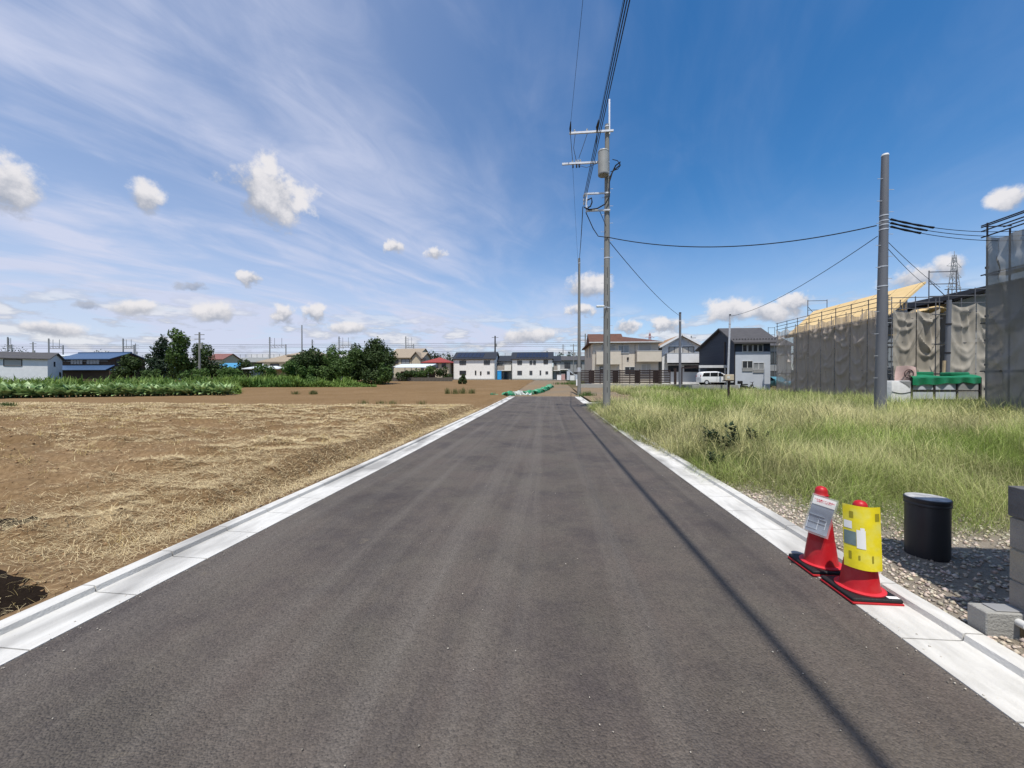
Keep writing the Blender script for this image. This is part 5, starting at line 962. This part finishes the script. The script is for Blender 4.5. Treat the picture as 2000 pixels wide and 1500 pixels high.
bw_, bh_ = .90, .72; cl = lambda u, v: (u*bw_+.12*v*(1-u), .08*math.sin(u*4+v*2)-.03*v, v*bh_*(1-.25*u)+.12*u*v+.06*math.sin(u*3))
MB().grid(cl, 14, 10).build('cloth', M_PKC, t, smooth=True, fix=False); M_INK = mat('dark_ink', (.06,.03,.03), None, 4, .7)
rg = MB(); rg.tube([(.56+.20*math.cos(k*PI/12), -.10, .36+.20*math.sin(k*PI/12)) for k in range(25)], .017, 5); rg.build('number_ring', M_INK, t); text_mesh('2', .32, M_INK, 'number', t, (.56, -.105, .36), (PI/2, 0, R(2)), .006)
for x in (-.02, .93): MB().tube([(x,.05,-1.6),(x,.05,.75)], .02, 6).build('stake', M_PIPEG, t)
# beige box on a post standing in the grass, kerb stubs
L, A = at(1423, 20.5); t = thing('meter_box', 'beige box on a dark post standing in the tall grass', 'meter box', (L, A, pz(A)+.1)); zc_ = hz(737.5, 20.5)-pz(A)-.1
MB().bx(-.045, .045, -.045, .045, -.1, zc_-.15).build('post', M_FEN, t); MB().bx(-.22, .22, -.14, .14, zc_-.15, zc_+.16).build('box', mat('beige_plastic', (.52,.44,.32), (.46,.38,.27), 4, .6), t, bevel=.02); MB().bx(-.26, .26, -.17, .17, zc_-.20, zc_-.151).build('tray', M_FEN, t); MB().bx(-.14, .0, -.15, -.141, zc_-.05, zc_+.08).build('dial', M_FRAMEW, t)
# ------------------------------------------------------------------ vehicles
M_TYRE = mat('tyre', (.012,.012,.012), None, 4, .8); M_CARW = mat('car_white', (.80,.80,.80), (.78,.78,.78), 1, .25, spec=.5); M_CARR = mat('car_red', (.25,.015,.02), None, 1, .25, spec=.5); M_CART = mat('car_teal', (.10,.25,.30), None, 1, .25, spec=.5); M_CGL = mat('car_glass', (.012,.014,.017), None, 1, .06, spec=.7); M_LAMP = mat('lamp_clear', (.6,.6,.6), None, 1, .1, spec=.6); M_TAIL = mat('lamp_red', (.4,.02,.02), None, 1, .2)
def vehicle(name, label, cat, L, A, rz, prof_, glass, paint, ln, wd, wheels, wr, z=None):
    t = thing(name, label, cat, (L, A, (pz(A)+.02) if z is None else z), R(rz)); b = MB().prism(prof_, -wd/2, wd/2); b.build('body', paint, t, bevel=.09, seg=3, smooth=True)
    for s in (-1, 1):
        for g in glass: MB().prism(g, s*(wd/2+.004)-.012, s*(wd/2+.004)+.012).build('side_window', M_CGL, t)
        for x in wheels:
            w_ = MB().tube([(x, s*(wd/2-.16), wr),(x, s*(wd/2+.015), wr)], wr, 20).build('wheel', M_TYRE, t, smooth=True); MB().tube([(x, s*(wd/2+.0), wr),(x, s*(wd/2+.03), wr)], wr*.62, 14).build('rim', M_GALV, w_, smooth=True)
        MB().bx(ln/2-.16, ln/2+.01, s*wd*.36-.16, s*wd*.36+.16, .62, .82).build('headlight', M_LAMP, t); MB().bx(-ln/2-.01, -ln/2+.06, s*wd*.42-.08, s*wd*.42+.08, .75, 1.15).build('tail_light', M_TAIL, t)
        MB().bx(ln*.20, ln*.20+.14, s*(wd/2+.03), s*(wd/2+.17), .98, 1.12).build('mirror', paint, t)
        for x in (-.05, .95 if ln > 4 else .7): MB().bx(x-.008, x+.008, s*(wd/2+.002)-.003, s*(wd/2+.002)+.003, .35, 1.0).build('door_gap', M_DKMET, t)
    return t
v = vehicle('white_van', 'white minivan parked under the white house balcony', 'van', 17.2, 42.2, 2, [(-2.05,.28),(2.05,.28),(2.12,.58),(1.98,.80),(1.55,.95),(.45,1.52),(-.05,1.62),(-1.55,1.60),(-1.93,1.45),(-2.08,.9)], [[(-1.88,1.02),(-.95,1.02),(-.95,1.46),(-1.72,1.44)],[(-.88,1.02),(.05,1.02),(.05,1.48),(-.88,1.47)],[(.12,1.02),(1.22,1.02),(.42,1.42),(.12,1.47)]], M_CARW, 4.1, 1.6, (-1.35, 1.35), .3, 1.265); v.scale = (.80, .82, .86)
MB().add([(1.45,-.66,1.00),(1.45,.66,1.00),(.55,.60,1.468),(.55,-.60,1.468)], [(0,1,2,3)]).build('windscreen', M_CGL, v, (.02, 0, .012))
car_pf = [(-2.0,.26),(2.0,.26),(2.05,.6),(1.9,.78),(1.0,.92),(.35,1.38),(-.9,1.42),(-1.7,1.05),(-2.02,.95)]; car_gl = [[(-1.5,.98),(-.35,.98),(-.35,1.33),(-.95,1.35)],[(-.28,.98),(.8,.98),(.3,1.31),(-.28,1.33)]]
vehicle('red_car', 'dark red car parked behind the white minivan', 'car', 18.42, 45.6, -90, car_pf, car_gl, M_CARR, 4.0, 1.6, (-1.25, 1.25), .29, 1.265).scale = (.8, .8, .85); vehicle('teal_car', 'teal car half hidden between navy house and scaffold', 'car', *at(1512, 47), -70, car_pf, car_gl, M_CART, 4.0, 1.6, (-1.25, 1.25), .29)
L, A = at(1461, 39.2); t = thing('motor_scooter', 'black motor scooter parked before the pale grey house front', 'scooter', (L, A, pz(A)+.05), R(5))
for x in (-.62, .62): w_ = MB().tube([(x,-.05,.25),(x,.05,.25)], .25, 18).build('wheel', M_TYRE, t, smooth=True); MB().tube([(x,-.06,.25),(x,.06,.25)], .14, 12).build('rim', M_GALV, w_)
MB().prism([(-.75,.42),(-.1,.3),(.25,.3),(.45,.75),(.38,.8),(.1,.42),(-.1,.62),(-.75,.72)], -.13, .13).build('body', M_BLACK, t, bevel=.03, smooth=True); MB().bx(-.7, -.05, -.13, .13, .70, .82).build('seat', M_BLACK, t, bevel=.04, smooth=True); MB().tube([(.62,0,.25),(.42,0,.98)], .04, 8).build('fork', M_DKMET, t); MB().tube([(.38,-.32,1.02),(.42,0,.98),(.38,.32,1.02)], .025, 6).build('handlebar', M_DKMET, t); MB().bx(-1.0, -.62, -.18, .18, .82, 1.14).build('top_box', M_BLACK, t, bevel=.04, smooth=True)
# portable toilet, site things
L, A = at(975, 95.5); t = thing('portable_toilet', 'bright blue portable toilet between the cream apartment houses', 'portable toilet', (L, A, pz(A)+.12)); M_PTB = mat('toilet_blue', (.02,.26,.62), (.02,.21,.52), 2, .5)
MB().bx(-.5,.5,0,1,.0,2.25).build('cabin', M_PTB, t, bevel=.04); MB().prism([(-.55,2.251),(.55,2.251),(.45,2.45),(-.45,2.45)], -.05, 1.05).build('roof', mat('toilet_pale', (.45,.6,.7), None, 2, .5), t); MB().bx(-.36,.36,-.03,-.004,.1,2.0).build('door', mat('toilet_door', (.03,.34,.70), None, 2, .45), t)
def crate(px, d, w_, h_, dp, m, label, nm='site_crate'):
    L, A = at(px, d); t = thing(nm, label, 'crate', (L, A, pz(A)+.03)); MB().bx(-w_/2,w_/2,0,dp,0,h_).build('box', m, t, bevel=.03); MB().bx(-w_/2-.03,w_/2+.03,-.03,dp+.03,h_+.001,h_+.06).build('lid', M_FRAMEW, t)
crate(1092, 92, 1.0, 1.3, .8, M_WHITE, 'white site box nearest the apartment house end'); crate(1100, 93, .9, 1.5, .7, mat('pink_board', (.5,.3,.27), None, 2, .8), 'pinkish site box among white boxes'); crate(1110, 92, .7, 2.2, .6, W_LGREY, 'tall grey-white site cabinet'); crate(1118, 91, 1.1, 1.2, .8, M_WHITE, 'white site box next to the tall cabinet'); crate(1127, 90, .8, 1.4, .6, W_LGREY, 'pale site box nearest the slim pole')
L, A = at(875, 88); t = thing('orange_barrier', 'orange mesh barrier panels by the garden wall', 'barrier', (L, A, pz(A))); M_ORG = mat('orange', (.55,.10,.02), (.45,.08,.02), 2, .7)
for i in range(3): MB().bx(-.75+i*.52,-.27+i*.52,0,.05,.05,1.55-.2*i).build('panel', M_ORG, t)
for i in range(4): MB().bx(-.80+i*.52,-.755+i*.52,-.02,.07,-.1,1.6).build('post', M_DKMET, t)
# green and white netting rolled along the field end
t = thing('netting_roll', 'crumpled green and white netting heaped along the field end', 'netting', (0, 0, 0)); M_NETG = mat('netting_green', (.03,.30,.14), (.02,.17,.09), 3, .7, .5, 14, c3=(.30,.45,.33), s3=2.5); M_NETW = mat('netting_white', (.62,.64,.60), (.42,.48,.44), 3, .7, .5, 14)
pth = [(985,35.0),(1000,36.0),(1020,36.6),(1040,37.5),(1055,40.5),(1066,45),(1076,52)]; P_ = [at(*p) for p in pth]; rg2 = random.Random(5)
def heap(p, q, m, n, r): 
    b = MB()
    def fn(u, v):
        x = p[0]+(q[0]-p[0])*u; y = p[1]+(q[1]-p[1])*u; a = PI*v; rr_ = r*(.8+.45*math.sin(u*17+v*5)+.3*math.sin(u*41+v*9)); dx_, dy_ = (q[1]-p[1]), -(q[0]-p[0]); l_ = math.hypot(dx_, dy_); k = math.cos(a)*rr_*1.25
        return (x+dx_/l_*k, y+dy_/l_*k, pz(y)+.03+max(0, math.sin(a))*rr_*.95)
    b.grid(fn, n, 8).build('netting_fold', m, t, smooth=True, fix=False)
for i in range(len(P_)-1): heap(P_[i], P_[i+1], M_NETG if i != 1 else M_NETW, 26, .30)
p = P_[2]; heap((p[0]-.3,p[1]-.35),(p[0]+.9,p[1]-.3), M_NETW, 14, .2)
a_, b_ = at(945, 34.5), at(982, 34.8); heap(a_, b_, M_NETG, 20, .14); heap(at(958,34.6), at(968,34.6), M_NETG, 10, .3)
# ------------------------------------------------------------------ vegetation
def leafcloud(lobes, n, size, shell=.55, flat=.5):
    vols = np.array([a[3]*a[4]*a[5] for a in lobes])**.67; ids = RNG.choice(len(lobes), n, p=vols/vols.sum()); lo = np.array(lobes)[ids]
    d = RNG.normal(0, 1, (n, 3)); d /= np.linalg.norm(d, axis=1)[:, None]; r = (shell+(1-shell)*RNG.random(n)**.6)*(1+.18*np.sin(d[:,0]*7+ids*3)*np.sin(d[:,1]*6+ids)*1.0)
    P = lo[:, :3]+d*lo[:, 3:6]*r[:, None]; nrm = d+RNG.normal(0, flat, (n, 3)); nrm /= np.linalg.norm(nrm, axis=1)[:, None]; ax = np.cross(nrm, RNG.normal(0, 1, (n, 3))); ax /= np.linalg.norm(ax, axis=1)[:, None]; bx_ = np.cross(nrm, ax); s = size*RNG.uniform(.55, 1.35, n)[:, None]
    V = np.stack([P-ax*s*.5, P+bx_*s*.32, P+ax*s*.5, P-bx_*s*.32], 1); T = (np.arange(n)[:, None, None]*4+np.array([(0,1,2),(0,2,3)])[None]).reshape(-1, 3); return V.reshape(-1, 3), T
LM = {'dark': leafmat('leaf_dark', None, (.060,.098,.024), (.018,.034,.010), .28, .45), 'conifer': leafmat('leaf_conifer', None, (.022,.045,.016), (.008,.018,.008), .15, .5), 'mid': leafmat('leaf_mid', None, (.105,.170,.040), (.038,.072,.018), .3, .4), 'light': leafmat('leaf_light', None, (.115,.19,.045), (.05,.10,.022), .35, .5), 'far': leafmat('leaf_far', None, (.045,.07,.03), (.025,.04,.02), .2, .2)}
M_BARK = mat('bark', (.09,.065,.045), (.06,.045,.03), 4, .9, .5, 20)
def tree(name, label, px, d, pytop, wpx, kind, n=2600, leaf=.34, form='round', group=None, cat='tree', base=0.0, seed=0):
    L, A = at(px, d); z = pz(A); H = (hz(pytop, d)-z)*1.06; w = wpx/FPX*d*1.08; t = thing(name, label, cat, (L, A, z), 0, group); rg = random.Random(seed+int(px)); lobes = []
    if form == 'cone':
        for i in range(9): q = i/8; lobes.append((rg.uniform(-.1,.1)*w, rg.uniform(-.1,.1)*w, H*(.14+.78*q), w*.58*(1-q*.80), w*.58*(1-q*.80), H*.12))
    elif form == 'tall':
        for i in range(10): q = i/9; lobes.append((rg.uniform(-.22,.22)*w*(1-q*.6), rg.uniform(-.2,.2)*w, H*(.2+.72*q), w*.36*(1-q*.45), w*.36*(1-q*.45), H*.12))
    elif form == 'wide':
        for i in range(12): lobes.append((rg.uniform(-.4,.4)*w, rg.uniform(-.22,.22)*w, H*rg.uniform(.22,.82), w*rg.uniform(.14,.24), w*rg.uniform(.14,.24), H*rg.uniform(.15,.24)))
    else:
        for i in range(11): a = rg.uniform(0, 2*PI); q = rg.uniform(.12,.80); rr_ = math.sin(min(1,q+.2)*PI)*.5+.5; lobes.append((math.cos(a)*w*.26*rr_, math.sin(a)*w*.26*rr_, H*q, w*.30*rr_*rg.uniform(.7,1.1), w*.30*rr_*rg.uniform(.7,1.1), H*.20))
    tk = MB(); tk.tube([(0,0,-.3),(.02*w,0,H*.3),(-.03*w,.02*w,H*.6),(0,0,H*.8)], [w*.035+.05, w*.028+.03, w*.018+.02, .02], 7)
    for lo in lobes[::3]: tk.tube([(0,0,H*.25),(lo[0]*.5,lo[1]*.5,(H*.25+lo[2])/2),(lo[0],lo[1],lo[2])], [w*.015+.02, w*.01+.015, .012], 5)
    tk.build('trunk', M_BARK, t, smooth=True); V, T = leafcloud(lobes, n, leaf); obj('crown', fastmesh('crown', V, T, LM[kind]), t); return t
tree('conifer_tree', 'dark cone-shaped conifer among the garden trees', 316, 74, 662, 58, 'conifer', 5200, .42, 'cone'); tree('tall_tree', 'tallest lighter green tree in the middle of the garden trees', 357, 71, 652, 58, 'mid', 4600, .42, 'tall'); tree('round_tree', 'round dark tree behind the concrete utility pole', 400, 75, 673, 68, 'dark', 4600, .4); tree('garden_bush', 'broad dark bush beside the blue tiled house', 256, 72, 697, 54, 'dark', 3200, .4, 'wide', cat='bush')
tree('garden_bush', 'rounded dark shrub before the viaduct', 477, 82, 700, 34, 'dark', 1500, .38, cat='bush')
tree('dense_tree', 'dark evergreen tree at the left end of the tall hedge', 606, 63, 680, 66, 'dark', 5200, .36, 'wide', 'dense trees of the hedge'); tree('dense_tree', 'evergreen tree with yellow-green crown mid hedge', 640, 64, 672, 62, 'mid', 5200, .36, 'round', 'dense trees of the hedge'); tree('dense_tree', 'dark evergreen tree mid hedge beside the tallest one', 686, 64, 674, 72, 'dark', 5600, .36, 'wide', 'dense trees of the hedge'); tree('dense_tree', 'tallest rounded evergreen at the wall end of the hedge', 738, 61, 662, 76, 'dark', 7500, .34, 'round', 'dense trees of the hedge')
tree('dense_tree', 'dark evergreen filling the hedge before the old hipped house', 584, 62, 688, 40, 'dark', 3000, .36, 'round', 'dense trees of the hedge'); tree('dense_tree', 'dark evergreen filling the hedge between the two tallest trees', 712, 62, 684, 60, 'dark', 4200, .36, 'wide', 'dense trees of the hedge')
tree('dense_tree', 'mid green evergreen closing the middle of the hedge', 662, 61, 678, 74, 'mid', 5600, .34, 'wide', 'dense trees of the hedge')
tree('climbing_bush', 'lighter green bush growing against the tallest hedge tree', 752, 59, 706, 34, 'mid', 1800, .30, cat='bush')
for px, d, py, w_, k, lb_ in ((790,79,724,36,'dark','low dark hedge bush under the pale carport'),(828,80,716,44,'mid','hedge bush with lighter leaves before the red roof'),(866,82,718,28,'dark','dark hedge bush by the orange barrier'),(602,57,716,30,'light','fresh green shrub before the dark hedge'),(560,58,704,34,'light','fresh green shrub before the old hipped house'),(520,60,714,40,'light','leafy green shrub in the weeds near the sand'),(300,66,722,36,'mid','leafy shrub under the conifer'),(375,66,720,50,'light','pale leafy shrub at the foot of the utility pole'),(450,62,716,44,'light','tall leafy weeds clump near the blue shed')): tree('shrub', lb_, px, d, py, w_, k, 1500, .32, 'wide', cat='shrub')
for px, d, py, w_, lb_ in ((848,135,686,50,'far tree behind the red roof'),(880,140,690,26,'far tree left of the apartments'),(1095,135,687,26,'far tree above the grey stair block'),(1118,135,688,26,'far tree beside the slim pole'),(1063,140,680,16,'far round treetop over the apartment roof'),(40,190,680,70,'far tree behind the white house roof'),(195,190,682,50,'far rounded tree behind the blue roof')): tree('far_tree', lb_, px, d, py, w_, 'far', 900, .6, 'wide', 'far trees on the skyline')
# far woods on the skyline
b = []; n = 9000; x = RNG.uniform(-420, 420, n); y = RNG.uniform(330, 420, n); hh = 6+9*fbm(x*.03, y*.02); zz_ = 2.3+RNG.random(n)**.7*hh; nr = RNG.normal(0, 1, (n, 3)); nr /= np.linalg.norm(nr, axis=1)[:, None]; ax = np.cross(nr, RNG.normal(0, 1, (n, 3))); ax /= np.linalg.norm(ax, axis=1)[:, None]; bx_ = np.cross(nr, ax); Pn = np.stack([x, y, zz_], 1); s = RNG.uniform(1.2, 3.4, (n, 1))
V = np.stack([Pn-ax*s, Pn+bx_*s*.7, Pn+ax*s, Pn-bx_*s*.7], 1).reshape(-1, 3); T = (np.arange(n)[:, None, None]*4+np.array([(0,1,2),(0,2,3)])[None]).reshape(-1, 3); tag(obj('far_woods', fastmesh('far_woods', V, T, LM['far'])), 'far dark woods along the skyline', 'woods', kind='stuff')
# scrub between the vegetable rows and the garden
def scrub():
    PV = []; PT = []; PC = []; off = 0
    for (n, pxr, dr_, h0, w0) in ((26000, (-80, 470), (34.5, 66), .85, .11), (22000, (440, 735), (50, 64), .85, .12), (9000, (-80, 470), (33.5, 38), .7, .09)):
        px = RNG.uniform(*pxr, n); d = dr_[0]+(dr_[1]-dr_[0])*RNG.random(n)**1.4; d = d + (0 if pxr[0] > 0 else (px/460.)*3.0); x = (px-1000)/FPX*d; L = x*CT-d*ST; A = d*CT+x*ST
        clump = fbm(L*.35, A*.35, 3); h = h0*(.45+1.5*sst(clump, .3, .75))*RNG.uniform(.6, 1.2, n)*(1-.75*sst(px, 650, 740)); P = np.stack([L, A, prof(A)+RNG.random(n)*h*.6], 1)
        V, T = blades(P, h*.62, w0*RNG.uniform(.6, 1.5, n), RNG.uniform(0, 2*PI, n), np.abs(RNG.normal(.45, .35, n)), RNG.normal(.4, .2, n), 3)
        g = np.clip(.5+1.6*(fbm(L*.25+4, A*.25+1, 3)-.5)+RNG.normal(0, .2, n), 0, 1)[:, None]; C = (np.array([.075, .150, .028])*(1-g)+np.array([.20, .285, .06])*g)*RNG.uniform(.7, 1.25, (n, 1))
        k = V.shape[1]; PV.append(V.reshape(-1, 3)); PT.append(T+off); PC.append(np.repeat(C[:, None], k, 1).reshape(-1, 3)); off += n*k
    return obj('scrub', fastmesh('scrub', np.concatenate(PV), np.concatenate(PT), M_SCRUB, np.concatenate(PC)))
tag(scrub(), 'bright green scrub and crops between the field and the houses', 'scrub', kind='stuff')
# the row of big-leaved vegetables
M_VEG = leafmat('vegetable_leaf', None, (.52,.66,.30), (.10,.20,.06), .25, 2.5, .45, .4); M_VEGD = leafmat('vegetable_core', None, (.06,.11,.04), (.03,.06,.02), .2, 2)
def veg_mesh(seed):
    rg = random.Random(seed); b = MB(); 
    for i in range(16):
        a = rg.uniform(0, 2*PI); up = rg.uniform(.1, 1.45); l = rg.uniform(.40, .62); wv = rg.uniform(.11, .20); ca, sa = math.cos(a), math.sin(a)
        def pt(s, q): 
            e = up-s*1.0; r = l*s*math.cos(max(-.3, up-s*.5)); z_ = .15+l*s*math.sin(up)*1.25-.25*s*s*l; ww = wv*math.sin(min(1, s*1.05+.08)*PI)**.7; return (r*ca-q*ww*sa, r*sa+q*ww*ca, z_+abs(q)*ww*.25)
        b.grid(lambda u, v: pt(v, (u-.5)*1.6), 2, 4)
    return b.mesh('leaves', M_VEG, True, fix=False)
vms = [veg_mesh(s) for s in range(5)]; stm = MB().tube([(0,0,-.05),(0,0,.5)], [.05,.03], 6).mesh('stem', M_VEGD); rg = random.Random(11)
for row in range(2):
    k = 0
    while True:
        px = -30+k*8.6+row*4+rg.uniform(-2, 2); k += 1
        if px > 448: break
        d = 29.6+row*.75+(px/460.)*5.0+rg.uniform(-.12, .12); L, A = at(px, d); s = rg.uniform(1.25, 1.7)
        t = thing('vegetable_plant', 'big-leaved pale green vegetable plant in the crop row', 'vegetable plant', (L, A, float(fieldz(np.array([L]), np.array([A]))[0])-.02), rg.uniform(0, 6.28), 'vegetable plants in the crop row'); t.scale = (s, s, s*rg.uniform(.9, 1.15))
        obj('leaves', vms[k % 5], t); obj('stem', stm, t)
# weeds
M_WEED = leafmat('weed_leaf', None, (.03,.055,.02), (.012,.028,.010), .25, 3); M_TUFT = leafmat('tuft', None, (.22,.21,.08), (.10,.11,.035), .3, 3)
def weed_mesh(seed, H, n):
    rg = np.random.default_rng(seed); st = rg.integers(3, 6); Vs = []; Ts = []; off = 0
    for s_ in range(st):
        a = rg.uniform(0, 2*PI); ln = rg.uniform(.03, .16); m = n//st; q = rg.uniform(.25, 1, m); P = np.stack([np.cos(a)*ln*q*1.6, np.sin(a)*ln*q*1.6, H*q*rg.uniform(.8, 1)], 1); V, T = blades(P, rg.uniform(.07, .16, m), rg.uniform(.025, .05, m), rg.uniform(0, 2*PI, m), rg.uniform(.8, 1.4, m), rg.normal(.15, .2, m), 3); Vs.append(V.reshape(-1, 3)); Ts.append(T+off); off += V.shape[0]*V.shape[1]
    return fastmesh('leaves', np.concatenate(Vs), np.concatenate(Ts), M_WEED)
for i, (px, d, zt, lb_) in enumerate(((1382,8.4,836,'dark leafy weed nearest the kerb side of the grass'),(1440,8.2,824,'tallest dark leafy weed in the pale grass'),(1412,8.0,846,'dark leafy weed between two taller dark weeds'),(1484,8.3,836,'small dark leafy weed standing apart in the pale grass'),(1388,6.9,884,'low dark weed at the grass edge above the kerb'))):
    L, A = at(px, d); g = float(lotz(np.array([L]), np.array([A]))[0]); H = hz(zt, d)-g; t = thing('weed_plant', lb_, 'weed', (L, A, g), 0, 'dark weeds in the grass'); obj('leaves', weed_mesh(i+3, H, 150), t); MB().tube([(0,0,0),(.05,0,H*.5),(0,.03,H*.9)], [.012,.009,.004], 5).build('stem', M_WEED, t)
def tuft(px, d, h, n, lb_, m=None, spread=.14):
    L, A = at(px, d); g = float(fieldz(np.array([L]), np.array([A]))[0]); P = np.stack([RNG.normal(0, spread, n), RNG.normal(0, spread, n), np.zeros(n)], 1); V, T = blades(P, h*RNG.uniform(.5, 1.1, n), np.full(n, .018*d/20), RNG.uniform(0, 2*PI, n), np.abs(RNG.normal(.15, .15, n)), RNG.normal(.12, .1, n), 3)
    return tag(obj('grass_tuft', fastmesh('grass_tuft', V.reshape(-1, 3), T, m or M_TUFT), None, (L, A, g-.01)), lb_, 'grass tuft', 'grass tufts left in the tilled field')
TL_ = 'small dry green tuft left standing in a line on the tilled field'
for px in (874, 890, 904, 922): tuft(px, 36.5, .55+.15*random.random(), 110, TL_)
tuft(578, 36, .42, 130, 'small green tuft left standing near the pale sand'); tuft(612, 36, .42, 340, 'wide green tuft left standing near the pale sand', None, .15)
for px, d, lb_ in ((712,21.5,'dry tuft at the near edge of the tilled soil'),(745,22,'low dry tuft beside two others at the tilled edge'),(766,22,'upright dry tuft at the tilled edge'),(825,22,'dry tuft nearest the kerb at the tilled edge')): tuft(px, d, .3, 70, lb_)
tuft(10, 18.2, .3, 320, 'dark green tuft on the boundary of stubble and tilled soil', LM['mid'], .15)
L, A = at(903, 60); t = thing('dark_bush', 'small dark leafy bush alone in the tilled field', 'bush', (L, A, pz(A))); V, T = leafcloud([(-.35,0,.5,.35,.3,.5),(.4,0,.55,.35,.3,.5),(0,.1,1.0,.5,.3,.35),(.15,0,1.4,.3,.3,.25)], 700, .24); obj('crown', fastmesh('crown', V, T, LM['dark']), t); MB().tube([(0,0,-.1),(-.2,0,.6),(-.3,0,1.0)], [.06,.04,.02], 5).tube([(0,0,-.1),(.25,0,.6),(.3,0,1.1)], [.06,.04,.02], 5).build('trunk', M_BARK, t)
tuft(1110, 60, .5, 300, 'green weeds beside the dirt track near the slim pole', LM['light'], 1.1); tuft(1146, 33, .6, 240, 'pale green weeds at the foot of the slim pole', LM['light'], .35)
